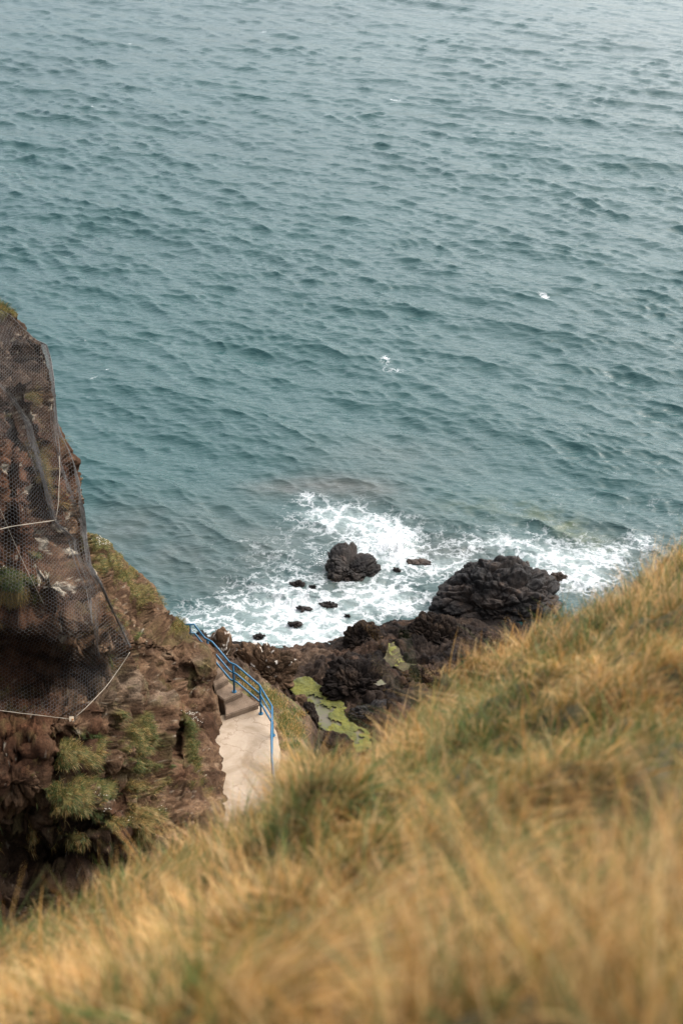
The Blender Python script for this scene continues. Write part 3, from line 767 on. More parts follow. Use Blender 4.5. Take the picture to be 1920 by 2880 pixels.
# ================================================================== CLIFF
EDGE = np.array([(-300, 640), (-210, 740), (-110, 820), (-5, 868), (30, 888), (60, 920), (100, 958), (128, 968), (138, 1010), (146, 1060), (150, 1130), (158, 1190), (168, 1225), (190, 1270), (206, 1310), (222, 1360),
    (224, 1400), (234, 1435), (240, 1480), (243, 1500), (268, 1512), (300, 1532), (322, 1560), (345, 1582), (354, 1600), (385, 1628), (420, 1662), (436, 1692), (452, 1714), (475, 1735), (500, 1750), (524, 1768), (540, 1790),
    (560, 1806), (592, 1812), (608, 1832), (606, 1871), (608, 1899), (592, 1930), (596, 1954), (606, 1968), (614, 2000), (624, 2030), (618, 2060), (614, 2085), (630, 2108), (634, 2140), (652, 2165), (640, 2188), (638, 2210), (646, 2245), (646, 2320), (615, 2560), (580, 3600)])
CT = [(0, 3300, 33), (300, 3300, 34), (580, 3300, 31.5), (600, 2800, 34.2), (-400, 3300, 31), (0, 880, 34), (128, 970, 34.6), (0, 1000, 33), (0, 1100, 32.4), (120, 1130, 34.6), (230, 1440, 36), (0, 1250, 32.2), (0, 1400, 32.0), (90, 1300, 33.0), (160, 1470, 33.4), (243, 1500, 37.6), (0, 1560, 32.2), (120, 1600, 32.8), (0, 1700, 32.6), (200, 1640, 33.8), (225, 1720, 34.2),
    (290, 1720, 36.6), (360, 1830, 37.2), (330, 1780, 36.9), (0, 1850, 34.0), (120, 1850, 34.4), (0, 2000, 33.6), (200, 2025, 34.4), (300, 1930, 36.0), (100, 2010, 34.0),
    (290, 1530, 40), (330, 1640, 40), (420, 1660, 42), (400, 1760, 40.3), (500, 1750, 43), (593, 1812, 42.4), (614, 1871, 42.4), (617, 1955, 42.9), (637, 2019, 42.8), (613, 2082, 42.0), (645, 2165, 41.0), (638, 2210, 40.3), (646, 2300, 39.2),
    (480, 1820, 41.2), (400, 1900, 38.8), (560, 1880, 42), (500, 2000, 40), (400, 2060, 38), (300, 2080, 36), (560, 2100, 41), (560, 2200, 39.5), (500, 2300, 38), (400, 2250, 37), (300, 2250, 35.4),
    (200, 2130, 34.2), (0, 2150, 32.8), (100, 2100, 33.4), (100, 2230, 33.0), (0, 2260, 32.6), (200, 2250, 34.0), (0, 2450, 34), (120, 2500, 35), (260, 2450, 36), (400, 2450, 37), (540, 2450, 37.0), (0, 2650, 34), (300, 2650, 36), (600, 2650, 35.6),
    (-400, 800, 33), (-400, 1200, 31), (-400, 1600, 31), (-400, 2000, 32), (-400, 2500, 32), (-200, 700, 34)]
C_TPS = TPS(np.array(CT)[:, :2], np.array(CT)[:, 2], 2e-3)
BUMP = [  # (px,py,rx,ry,dt[,angle]) relief: + deeper, - nearer
    (85, 1020, 45, 55, .9, 10), (95, 930, 60, 30, -.5, 30), (60, 1215, 14, 150, .7, -22), (105, 1370, 16, 110, .9, -20), (30, 1330, 16, 50, 1.0), (30, 1480, 20, 60, .7), (70, 1250, 30, 40, -.3),
    (60, 1640, 55, 26, -.6), (60, 1700, 80, 26, .8), (150, 1640, 50, 40, -.5), (190, 1745, 55, 35, -.7), (120, 1790, 80, 22, .7), (80, 1880, 170, 75, 2.0), (265, 1770, 22, 85, 1.2, 15), (200, 1900, 120, 55, 1.3), (30, 1960, 120, 35, .9),
    (320, 1850, 30, 40, -.3), (140, 2040, 160, 22, -.4), (100, 2075, 110, 12, .5, 4), (110, 2110, 110, 14, -.35), (60, 2200, 95, 55, -.5), (150, 2165, 16, 40, .4), (215, 2130, 60, 40, -.5), (205, 2245, 58, 45, -.9), (205, 2318, 90, 22, 1.4),
    (295, 2185, 65, 25, .8), (320, 2240, 40, 35, .5), (60, 2290, 110, 18, .8), (60, 2400, 150, 80, 1.6), (200, 2420, 120, 50, 1.2), (220, 2358, 45, 14, -.5), (350, 2320, 60, 18, -.4), (370, 2365, 70, 18, .9),
    (400, 2085, 55, 60, -.4), (350, 1960, 60, 70, -.3), (470, 1870, 30, 70, .5, -20), (560, 1860, 38, 50, -.45), (530, 1920, 20, 50, .4), (575, 1960, 30, 30, -.35), (560, 2040, 45, 55, -.3), (500, 2060, 18, 90, .35), (590, 2110, 40, 40, -.2), (440, 1800, 45, 40, -.35), (420, 1850, 25, 60, .35, -30), (620, 2150, 25, 30, -.25),
    (560, 2005, 45, 8, .3, -8), (330, 1600, 14, 50, .4), (440, 1740, 60, 14, .3, 30), (500, 2180, 30, 60, .3)]

def nseg(py): return np.interp(py, EDGE[:, 1], EDGE[:, 0])

def bumps(px, py, k=1.0):
    s = np.zeros_like(px)
    for b in BUMP:
        a = math.radians(b[5]) if len(b) > 5 else 0
        X = px-b[0]; Y = py-b[1]; X2 = X*math.cos(a)+Y*math.sin(a); Y2 = -X*math.sin(a)+Y*math.cos(a)
        d = (X2/b[2])**2+(Y2/b[3])**2
        s += b[4]*np.exp(-d**1.5)*k
    return s

PATCH = [  # grass on the cliff: px,py,rx,ry,strength,dry(0 green..1 gold),angle
    (10, 878, 34, 15, 1, .45, 25), (272, 1532, 36, 22, 1, .35, 25), (318, 1575, 34, 26, .9, .5, 45), (285, 1580, 30, 40, .7, .4, 20), (352, 1628, 30, 26, .9, .45, 35), (375, 1660, 40, 30, .8, .5, 35), (418, 1688, 26, 22, .8, .6, 45), (502, 1766, 30, 20, 1, .55, 15),
    (95, 1190, 12, 40, .8, .8, -20), (112, 1300, 16, 60, .9, .9, -14), (140, 1370, 18, 55, .9, .85, -14), (165, 1400, 16, 36, .8, .7, -20), (80, 1130, 18, 30, .6, .6, 0),
    (28, 1625, 60, 36, 1, .2, 8), (48, 1672, 50, 24, 1, .95, 0), (90, 1560, 32, 18, .7, .4, 30), (90, 1690, 22, 14, .6, .3, 0),
    (320, 1740, 14, 30, .6, .3, -20), (330, 1770, 16, 30, .5, .4, 0), (380, 1790, 12, 14, .6, .1, 0),
    (254, 2066, 26, 22, .9, .1, 0), (286, 2093, 30, 26, .8, .45, 0), (395, 2075, 46, 60, .9, .45, 12), (395, 2150, 46, 22, .9, .3, 0), (528, 2035, 14, 34, 1, .15, -14), (540, 2100, 15, 60, 1, .3, 0), (548, 2160, 16, 36, .9, .4, 0), (520, 2010, 20, 14, .8, .3, 0),
    (185, 2125, 24, 40, 1, .45, 20), (225, 2128, 58, 36, 1, .55, 0), (205, 2240, 62, 44, 1, .5, 0), (150, 2225, 22, 26, .9, .35, 0), (278, 2226, 36, 28, 1, .3, 20), (268, 2290, 20, 14, .8, .15, 0), (218, 2358, 40, 12, 1, .6, 4),
    (350, 2310, 44, 18, 1, .55, 0), (408, 2300, 46, 40, .9, .75, 0), (460, 2290, 46, 30, .8, .55, 0), (470, 2200, 40, 26, .5, .6, 0), (390, 2230, 30, 44, .6, .85, 0), (420, 2350, 60, 30, .8, .9, 0), (90, 2350, 14, 30, .6, .9, 0), (150, 2370, 12, 20, .7, .95, 0), (300, 2120, 20, 20, .6, .5, 0),
    (560, 1870, 14, 10, .3, .4, 0), (480, 2155, 10, 8, .9, .05, 0), (50, 2205, 10, 6, .5, .2, 0), (560, 2180, 16, 24, .7, .6, 0), (590, 2230, 26, 16, .5, .6, 0)]
LICHEN = [(140, 1655, 22, 22, 1), (178, 1648, 18, 20, 1), (219, 1620, 15, 14, 1), (183, 1556, 16, 18, .9), (145, 1530, 10, 26, .7), (150, 1718, 18, 12, 1), (178, 1780, 20, 18, .8), (245, 1682, 10, 8, .9), (135, 1490, 20, 10, .8), (165, 1488, 10, 8, 1), (50, 1568, 8, 7, .9), (105, 1590, 14, 8, .9),
    (8, 1320, 12, 14, .9), (60, 1190, 30, 22, .5), (60, 1305, 8, 8, .8), (95, 1370, 10, 14, .7), (120, 1000, 10, 20, .5), (140, 1140, 10, 14, .7), (308, 2328, 12, 9, 1), (20, 2130, 10, 9, .9), (165, 1440, 30, 30, .4), (30, 1150, 30, 40, .4), (200, 1440, 20, 30, .4)]

def patch_mask(px, py, lst):
    m = np.zeros_like(px); dry = np.zeros_like(px)
    for b in lst:
        a = math.radians(b[6]) if len(b) > 6 else 0
        X = px-b[0]; Y = py-b[1]; X2 = X*math.cos(a)+Y*math.sin(a); Y2 = -X*math.sin(a)+Y*math.cos(a)
        w_ = b[4]*np.exp(-((X2/b[2])**2+(Y2/b[3])**2)*.9)
        if len(b) > 5: dry = np.where(w_ > m, b[5], dry)
        m = np.maximum(m, w_)
    return m, dry

def cliff_base(px, py, e, soft=False):
    t = C_TPS(np.stack([px, py], -1))
    t = t+bumps(px, py, .35 if soft else 1.0)
    k = np.where(py < 1800, .9, .3); t = t+k*np.exp(-np.maximum(e-px, 0)/42)
    return t

def build_cliff():
    py = np.concatenate([np.arange(690, 2600, 3.0), np.arange(2600, 3650, 7.0)]); nc = 270; u = np.linspace(0, 1, nc); L = -330.0
    e = nseg(py); PX = L+(e[:, None]-L)*u[None]; PY = np.repeat(py[:, None], nc, 1); E = np.repeat(e[:, None], nc, 1)
    Tm = cliff_base(PX, PY, E)
    P1 = at_t(PX, PY, Tm)
    nw = 46; d = 10*(np.arange(1, nw+1)/nw)**1.6
    PXw = e[:, None]-2.0*d[None]-2.4*d[None]**2; PYw = np.repeat(py[:, None], nw, 1)+1.5*d[None]**2
    Tw = Tm[:, -1:]+d[None]
    P = np.concatenate([P1, at_t(PXw, PYw, Tw)], 1); nr, ncc = P.shape[:2]
    PXa = np.concatenate([PX, np.repeat(e[:, None], nw, 1)], 1); PYa = np.concatenate([PY, np.repeat(py[:, None], nw, 1)], 1)
    N = grid_normals(P)
    tocam = CAM-P; sgn = np.sign((N[:, :nc]*tocam[:, :nc]).sum(-1).mean()); N = N*sgn
    Q = P.reshape(-1, 3); Nf = N.reshape(-1, 3); px = PXa.ravel(); pyf = PYa.ravel()
    gm, dry = patch_mask(px, pyf, PATCH); gm = np.clip(gm, 0, 1)
    nz = fbm(Q*2.2, 4, 88, .65)
    gmask = sstep(.36, .78, gm+.55*nz)
    d1, e1, c1 = cracks(Q, 1.3, .34, 60, (1, 1, .85), .5); d2, e2, c2 = cracks(Q, .5, .13, 61, (1, 1, 1), .5); d3, e3, c3 = cracks(Q, .14, .04, 62)
    strata = .05*np.sin((Q[:, 2]*5.5+2.2*fbm(Q*.6, 3, 91)))*sstep(300, 120, px)*sstep(1980, 2040, pyf)*sstep(2560, 2480, pyf)
    disp = .30*fbm(Q*.55, 4, 70)+d1*.7+d2*.35+d3*.4-.13*(1-sstep(0, .075, e1))-.05*(1-sstep(0, .10, e2))+facets(Q, 1.9, .38, 160, .4)+facets(Q, .75, .13, 161)+facets(Q, .26, .035, 162)+.06*ridged(Q*1.9, 4, 71, .5)+.05*ridged(Q*4.5, 4, 72, .6)+strata
    lim = np.where((px > 520) & (pyf > 1780), .55, 1.0)
    lim = lim*(.5+.5*sstep(0, 60, np.repeat(e, ncc)-px))
    disp = disp*lim*(1-.6*gmask)+gmask*(.10+.06*nz)
    Q = Q+Nf*disp[:, None]
    # colours of the rock, plus shade painted in at the lower left
    brown = rock_tint(Q, 101, (.055, .031, .019), (.135, .080, .048), (.20, .135, .088))
    red = rock_tint(Q, 111, (.050, .022, .012), (.115, .050, .027))
    grey = rock_tint(Q, 121, (.024, .016, .012), (.060, .040, .029), (.11, .078, .056))
    k_red = (sstep(260, 60, px)*sstep(1050, 1350, pyf)*sstep(2350, 2100, pyf)*.75+.35*sstep(.1, .5, fbm(Q*.5, 3, 115)))[:, None]
    k_grey = (sstep(1500, 1000, pyf)*.9+sstep(2230, 2330, pyf)*.6*sstep(480, 300, px))[:, None]
    c = brown*(1-k_grey)+grey*k_grey; c = c*(1-np.clip(k_red, 0, .85))+red*np.clip(k_red, 0, .85)
    pale, _ = patch_mask(px, pyf, [(320, 1960, 75, 70, 1), (380, 1920, 60, 50, .8), (470, 1940, 60, 60, .6), (430, 1730, 50, 30, .3), (480, 2200, 40, 40, .4), (560, 1850, 40, 30, .6)])
    pk = (sstep(.25, .75, pale+.25*fbm(Q*2, 3, 119))*.75)[:, None]; tan = rock_tint(Q, 123, (.10, .068, .045), (.22, .16, .115)); c = c*(1-pk)+tan*pk
    c = c*(.86+.28*c2)[:, None]
    li, _ = patch_mask(px, pyf, LICHEN); lk = sstep(.0, .10, li-.62+.55*fbm(Q*4.5, 3, 131)+.16)[:, None]*.9
    spk = (sstep(.70, .80, fbm(Q*6.5, 3, 133))*.4)[:, None]
    c = c*(1-np.maximum(lk, spk))+np.array((.40, .35, .28))*np.maximum(lk, spk)
    turf = np.stack([lerp(.07, .14, dry), lerp(.08, .10, dry), lerp(.025, .035, dry)], 1)
    mossy = (sstep(.2, .6, fbm(Q*1.2, 4, 141)+.1*Nf[:, 2])*.45*sstep(1450, 1600, pyf))[:, None]
    c = c*(1-mossy)+np.array((.085, .075, .03))*mossy
    painted_shade = (sstep(420, 260, px)*sstep(2010, 2120, pyf)*.38)[:, None]; c = c*.84*(1-painted_shade)*np.array((1, 1.01, .98))  # lower-left rock colour darkened to stand for shade under the overhang
    c = c*(1-gmask[:, None]*.9)+turf*gmask[:, None]*.9
    fc = grid_faces(nr, ncc)
    if sgn < 0: fc = fc[:, ::-1]
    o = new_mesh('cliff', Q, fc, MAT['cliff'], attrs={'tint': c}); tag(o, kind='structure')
    return Q.reshape(nr, ncc, 3), N, gmask.reshape(nr, ncc), dry.reshape(nr, ncc), PXa, PYa, nc
CLQ, CLN, CLG, CLD, CLPX, CLPY, CLNC = build_cliff()

def grass_colors(n, dry):
    """dry: (n,) 0 green .. 1 gold"""
    green = np.array([[.075, .105, .022], [.11, .13, .035], [.055, .085, .025]])[RNG.integers(0, 3, n)]
    gold = np.array([[.48, .275, .085], [.60, .40, .185], [.42, .205, .05], [.54, .345, .14], [.33, .16, .045]])[RNG.integers(0, 5, n)]
    pick = (RNG.random(n) < dry)[:, None]
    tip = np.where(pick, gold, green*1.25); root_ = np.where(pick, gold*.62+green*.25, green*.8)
    j = RNG.uniform(.8, 1.2, (n, 1)); return root_*j, tip*j

def build_cliff_grass():
    Pg = CLQ[:, :CLNC].reshape(-1, 3); Ng = CLN[:, :CLNC].reshape(-1, 3); g = CLG[:, :CLNC].ravel(); dr = CLD[:, :CLNC].ravel(); px = CLPX[:, :CLNC].ravel(); py = CLPY[:, :CLNC].ravel()
    area = np.gradient(CLPX[:, :CLNC], axis=1).ravel()
    pr = g**2*area*(px > -60)*(py > 860)*(py < 2520)*(g > .3); pr = pr/pr.sum()
    n = 56000; idx = RNG.choice(len(Pg), n, p=pr)
    base = Pg[idx]+RNG.normal(0, .02, (n, 3)); nn = Ng[idx]
    clump = fbm(Pg[idx]*5, 2, 201)
    up = nn*.55+np.array([0, 0, .55])+RNG.normal(0, .28, (n, 3)); bend = np.array([.05, -.05, -.75])+nn*.25+RNG.normal(0, .15, (n, 3))
    d = np.clip(dr[idx]+.5*clump+RNG.normal(0, .12, n), 0.02, 1)
    L = RNG.uniform(.05, .16, n)*(.45+1.0*d); W_ = RNG.uniform(.005, .011, n)
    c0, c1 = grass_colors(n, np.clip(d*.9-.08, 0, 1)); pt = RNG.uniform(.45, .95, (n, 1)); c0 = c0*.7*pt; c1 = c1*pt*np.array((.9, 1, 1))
    V, Q, C = blades(base, up, bend, L, W_, c0, c1)
    tag(new_mesh('grass', V, Q, MAT['grass'], attrs={'tint': C}), 'tufts of green and golden grass hanging on the cliff ledges', 'grass', kind='stuff')
build_cliff_grass()

def cliff_at(px, py):
    r = int(np.clip((py-690)/3.0, 0, 630)); c = int(np.argmin(np.abs(CLPX[r, :CLNC]-px))); return CLQ[r, c], CLN[r, c]

def build_flowers():
    spots = [(262, 1528, 14, 8, 40), (275, 1538, 10, 6, 26), (535, 2020, 14, 10, 30), (545, 2030, 8, 8, 16), (257, 2240, 8, 5, 6), (268, 2268, 6, 6, 5), (464, 2281, 8, 6, 8), (470, 2270, 5, 8, 4), (370, 2305, 10, 8, 6), (445, 2045, 14, 14, 4), (12, 1615, 20, 16, 5), (520, 2010, 10, 8, 10)]
    P = []
    for (x, y, rx, ry, n) in spots:
        for _ in range(n):
            p, nn = cliff_at(x+random.gauss(0, rx*.7), y+random.gauss(0, ry*.7)); P.append(p+nn*random.uniform(.08, .16)+np.array([0, 0, .04]))
    P = np.array(P); n = len(P)
    D, Fc = ico(1); r = RNG.uniform(.008, .015, n)
    V = (P[:, None]+D[None]*np.array([1, 1, .55])*r[:, None, None]).reshape(-1, 3); FF = (Fc[None]+len(D)*np.arange(n)[:, None, None]).reshape(-1, 3)
    tag(new_mesh('flowers', V, FF, MAT['flower']), 'tiny white sea campion blossoms dotting the cliff turf', 'flowers', kind='stuff')
build_flowers()

# ------------------------------------------------------------------ rockfall net
NETR = np.array([(-5, 868), (30, 886), (60, 918), (102, 956), (132, 968), (144, 1010), (152, 1060), (157, 1130), (163, 1190), (174, 1225), (196, 1270), (211, 1310), (225, 1360), (228, 1400), (238, 1435), (243, 1480), (246, 1530),
    (258, 1590), (285, 1650), (312, 1710), (340, 1770), (368, 1818), (366, 1836), (346, 1866), (300, 1930), (252, 1980), (206, 2019)])
def net_bottom(px): return np.interp(px, [-330, -100, 0, 100, 206, 252, 300, 346, 368], [1960, 1985, 1999, 2008, 2021, 1981, 1931, 1866, 1830])

def build_net():
    py = np.arange(868, 2026, 6.0); nc = 220
    rx = np.interp(py, NETR[:, 1], NETR[:, 0]); L = -320.0
    U = np.linspace(0, 1, nc); PX = L+(rx[:, None]-L)*U[None]; PY = np.repeat(py[:, None], nc, 1)
    # a taut cloth: the nearest of the rock and its surroundings, smoothed
    qx, qy, qt = project(CLQ.reshape(-1, 3))
    bx = np.round((qx+332)/4).astype(int); by = np.round((qy-868)/6).astype(int); nb = 204
    B = np.full((len(py), nb), 99.0); k = (bx >= 0) & (bx < nb) & (by >= 0) & (by < len(py)); np.minimum.at(B, (by[k], bx[k]), qt[k])
    for it in range(40):                      # cells off the rock take the depth of their neighbours
        q = np.pad(B, 1, mode='edge'); st = np.stack([q[:-2, 1:-1], q[2:, 1:-1], q[1:-1, :-2], q[1:-1, 2:]]); okc = st < 98
        mean = np.where(okc, st, 0).sum(0)/np.maximum(okc.sum(0), 1); B = np.where((B > 98) & okc.any(0), mean, B)
    Tm = np.stack([np.interp(PX[i], np.arange(nb)*4-332, B[i]) for i in range(len(py))])
    for _ in range(2):                        # lie in front of every bump nearby
        q = np.pad(Tm, 1, mode='edge'); Tm = np.min([q[i:i+Tm.shape[0], j:j+Tm.shape[1]] for i in range(3) for j in range(3)], 0)
    T0 = Tm.copy()
    for it in range(90):
        q = np.pad(T0, 1, mode='edge'); a = (q[:-2, 1:-1]+q[2:, 1:-1]+q[1:-1, :-2]+q[1:-1, 2:])/4
        T0 = np.minimum(a, Tm)
    T0 = np.minimum(T0, Tm)-.09
    Ts = T0.copy()
    for _ in range(500):
        q = np.pad(Ts, 1, mode='edge'); Ts = (q[:-2, 1:-1]+q[2:, 1:-1]+q[1:-1, :-2]+q[1:-1, 2:])/4
    # wrap round the seaward edge
    Pn = at_t(PX, PY, T0)
    nw = 14; dw = 2.2*(np.arange(1, nw+1)/nw)**1.3; kx = np.where(py < 1520, 1.0, .2)[:, None]
    Pw = at_t(rx[:, None]+1-3.0*dw[None]*kx-4*dw[None]**2*kx, PY[:, :1]+0*dw[None], T0[:, -1:]+dw[None]*kx)
    A = np.concatenate([Pn, Pw], 1); nr, na = A.shape[:2]
    PXA = np.concatenate([PX, np.full((nr, nw), -999.)], 1)
    As = np.concatenate([at_t(PX, PY, Ts), Pw], 1)
    arc = np.concatenate([np.zeros((nr, 1)), np.cumsum(np.linalg.norm(np.diff(As, axis=1), axis=2), 1)], 1)
    vlen = np.concatenate([[0], np.cumsum(np.linalg.norm(np.diff(As[:, 30], axis=0), axis=1))])
    S = .086; h = S*math.sqrt(3)/2
    # brick-like lattice of hexagons (long axis across)
    a = S/math.sqrt(3)
    umax = arc[:, -1].max(); vmax = vlen[-1]
    ncol = int(umax/(1.5*a))+2; nrow = int(vmax/S)+2
    key = {}; pts = []; edges = set()
    def vid(x, y):
        k = (round(x/a*2), round(y/S*4))
        if k not in key: key[k] = len(pts); pts.append((x, y))
        return key[k]
    for ci in range(ncol):
        for ri in range(nrow):
            cx = ci*1.5*a; cy = ri*S+(S/2 if ci % 2 else 0)
            h6 = [vid(cx+a, cy), vid(cx+a/2, cy+S/2), vid(cx-a/2, cy+S/2), vid(cx-a, cy)]
            for q in range(3):
                edges.add((min(h6[q], h6[q+1]), max(h6[q], h6[q+1])))
    pts = np.array(pts); edges = np.array(sorted(edges))
    pts = pts+.10*S*np.stack([perlin(np.stack([pts[:, 0]*3, pts[:, 1]*3, 0*pts[:, 0]+k], 1), 5) for k in (0.3, 7.7)], 1)*1.5
    fi = np.interp(pts[:, 1], vlen, np.arange(nr)); i0 = np.clip(fi.astype(int), 0, nr-2); fr = fi-i0
    Wp = np.zeros((len(pts), 3)); ok = (pts[:, 1] >= 0) & (pts[:, 1] <= vmax); pxv = np.zeros(len(pts)); wrapped = np.zeros(len(pts), bool)
    for i in range(nr-1):
        sel = np.where((i0 == i))[0]
        if len(sel) == 0: continue
        uu = pts[sel, 0]; acc = 0
        ok[sel] &= (uu >= 0) & (uu <= min(arc[i, -1], arc[i+1, -1]))
        for r_, wt in ((i, 1-fr[sel]), (i+1, fr[sel])):
            acc = acc+wt[:, None]*np.stack([np.interp(uu, arc[r_], A[r_, :, k]) for k in range(3)], 1)
        Wp[sel] = acc
        wrapped[sel] = uu > arc[i, nc-1]
    ppx, ppy, _ = project(Wp)
    ok &= (ppy < net_bottom(np.where(wrapped, 0, ppx))+1) & (ppx > -318)
    ok &= ~(wrapped & (ppy > 1540))
    E_ = edges[ok[edges].all(1)]
    a_, b_ = Wp[E_[:, 0]], Wp[E_[:, 1]]; d = b_-a_; ln = np.linalg.norm(d, axis=1); keep = (ln > 1e-4) & (ln < .4)
    s0, s1_, _ = project(a_); e0, e1_, _ = project(b_); keep &= (np.hypot(e0-s0, e1_-s1_) > 3.0) | (np.random.default_rng(2).random(len(a_)) < .22); a_, b_, d, ln = a_[keep], b_[keep], d[keep], ln[keep]; d = d/ln[:, None]
    s1 = np.cross(d, np.array([.3, .9, -.4])); s1 /= np.linalg.norm(s1, axis=1)[:, None]; s2 = np.cross(d, s1)
    r = .0036; ring = [(math.cos(x), math.sin(x)) for x in (0, 2.094, 4.189)]
    V = np.stack([p+r*(cx*s1+cy*s2) for p in (a_, b_) for cx, cy in ring], 1).reshape(-1, 3)
    m = len(a_); k = (6*np.arange(m))[:, None]
    Q = np.concatenate([k+np.array([[j, (j+1) % 3, 3+(j+1) % 3, 3+j]]) for j in range(3)], 0)
    root = empty('safety_net', at_t(200, 2020, 34))
    tag(root, 'grey hexagonal wire rockfall net draped over the dark cliff', 'net')
    def child(o): o.parent = root; o.location = [-v for v in root.location]; return o
    child(new_mesh('wire_mesh', V, Q, MAT['wire']))
    def surf(px, py_, off=.04):
        i = int(np.clip((py_-868)/6, 0, nr-1)); t = np.interp(px, PX[i], T0[i]); return at_t(px, py_, t-off)
    def border(pl, r_, mat, name, parent, off=.05):
        out = []
        for (x0, y0), (x1, y1) in zip(pl[:-1], pl[1:]):
            m_ = max(2, int(math.hypot(x1-x0, y1-y0)/10))
            for q in range(m_): out.append(surf(x0+(x1-x0)*q/m_, y0+(y1-y0)*q/m_, off))
        out.append(surf(*pl[-1], off)); out = np.array(out)
        if len(out) > 5:
            for _ in range(3): out[1:-1] = (out[:-2]+2*out[1:-1]+out[2:])/4
        return tube_obj(name, out, r_, mat, parent, 6)
    border([(-315, 1960), (-100, 1984), (0, 1998), (60, 2006), (130, 2014), (200, 2023)], .010, MAT['rope'], 'border_cable', root)
    border([(207, 2021), (230, 2002), (252, 1981), (300, 1931), (346, 1866), (366, 1834)], .010, MAT['rope'], 'border_cable', root)
    # the gathered fold of netting along its free edge
    border([(262, 1600), (288, 1655), (315, 1712), (343, 1772), (367, 1822)], .013, MAT['wire'], 'selvedge_wire', root, .02)
    border([(150, 1470), (190, 1510), (215, 1590), (245, 1660), (262, 1760), (283, 1850)], .006, MAT['wire'], 'selvedge_wire', root, .02)
    FOLDS = [([(-30, 1050), (0, 1080), (50, 1140), (82, 1195), (102, 1270), (127, 1360), (150, 1450), (162, 1474), (205, 1510), (216, 1560), (240, 1620), (258, 1662)], 9, 46),
             ([(222, 1380), (234, 1440), (238, 1510), (250, 1590), (284, 1650), (312, 1710), (343, 1772), (367, 1822)], 8, 54), ([(140, 1130), (160, 1220), (168, 1300), (200, 1400), (234, 1480)], 10, 30),
             ([(0, 1075), (40, 1120), (72, 1180), (95, 1260), (120, 1350)], 12, 26), ([(250, 1590), (262, 1680), (268, 1760), (276, 1850)], 14, 20)]
    fr_ = np.random.default_rng(8); VV, FF, off_ = [], [], 0
    for pl_, wd, cnt in FOLDS:
        pl_ = np.array(pl_, float); sl_ = np.concatenate([[0], np.cumsum(np.hypot(*np.diff(pl_, axis=0).T))])
        for q in range(cnt):
            a0 = fr_.uniform(0, .75)*sl_[-1]; a1_ = min(sl_[-1], a0+fr_.uniform(.15, .5)*sl_[-1]); ss = np.arange(a0, a1_, 9.0)
            if len(ss) < 4: continue
            ox = fr_.normal(0, wd*.45); wob = np.cumsum(fr_.normal(0, .9, len(ss)))
            gx = np.interp(ss, sl_, pl_[:, 0])+ox+wob; gy = np.interp(ss, sl_, pl_[:, 1])+.3*wob
            pts_ = np.array([surf(a_x, a_y, .03+.05*fr_.random()) for a_x, a_y in zip(gx, gy)])
            V_, F_, s_, n_ = tube(pts_, .0042, 3); VV.append(V_); FF.append(np.array(F_)+off_); off_ += len(V_)
    child(new_mesh('gathered_fold', np.concatenate(VV), np.concatenate(FF), MAT['wire']))
    # anchor plate with its bolt
    c = surf(202, 2022, .12)
    bm = bmesh.new(); bmesh.ops.create_cube(bm, size=1); bmesh.ops.scale(bm, vec=(.105, .02, .115), verts=bm.verts); bmesh.ops.bevel(bm, geom=bm.edges[:], offset=.004, segments=2)
    me = bpy.data.meshes.new('anchor_plate'); bm.to_mesh(me); bm.free(); me.materials.append(MAT['cream'])
    pl = bpy.data.objects.new('anchor_plate', me); COL.objects.link(pl); pl.parent = root; pl.location = [float(c[k]-root.location[k]) for k in range(3)]; pl.rotation_euler = (-.5, .12, .25)
    bm = bmesh.new(); bmesh.ops.create_cone(bm, cap_ends=True, segments=6, radius1=.026, radius2=.022, depth=.05)
    me = bpy.data.meshes.new('bolt'); bm.to_mesh(me); bm.free(); me.materials.append(MAT['rust'])
    bo = bpy.data.objects.new('bolt', me); COL.objects.link(bo); bo.parent = pl; bo.location = (.02, -.03, -.015); bo.rotation_euler = (math.pi/2, 0, 0)
    # ropes laid over the net
    r1 = border([(-310, 1540), (-90, 1504), (0, 1490), (18, 1483), (80, 1474), (153, 1464), (157, 1462)], .012, MAT['rope'], 'steel_rope', None, .07)
    tag(r1, 'pale steel rope stretched level across the net to its corner', 'rope', 'pale ropes over the net')
    r2 = border([(157, 1462), (163, 1432), (166, 1403), (166, 1365), (170, 1321), (167, 1283)], .010, MAT['rope'], 'steel_rope', None, .06)
    tag(r2, 'pale steel rope hanging upright on the seaward side of the net', 'rope', 'pale ropes over the net')
    r3 = border([(-10, 1408), (0, 1428), (30, 1500), (70, 1590), (100, 1650), (125, 1700)], .004, MAT['rope'], 'steel_rope', None, .06)
    tag(r3, 'thin grey wire running diagonally down the net below the level rope', 'rope', 'pale ropes over the net')
build_net()

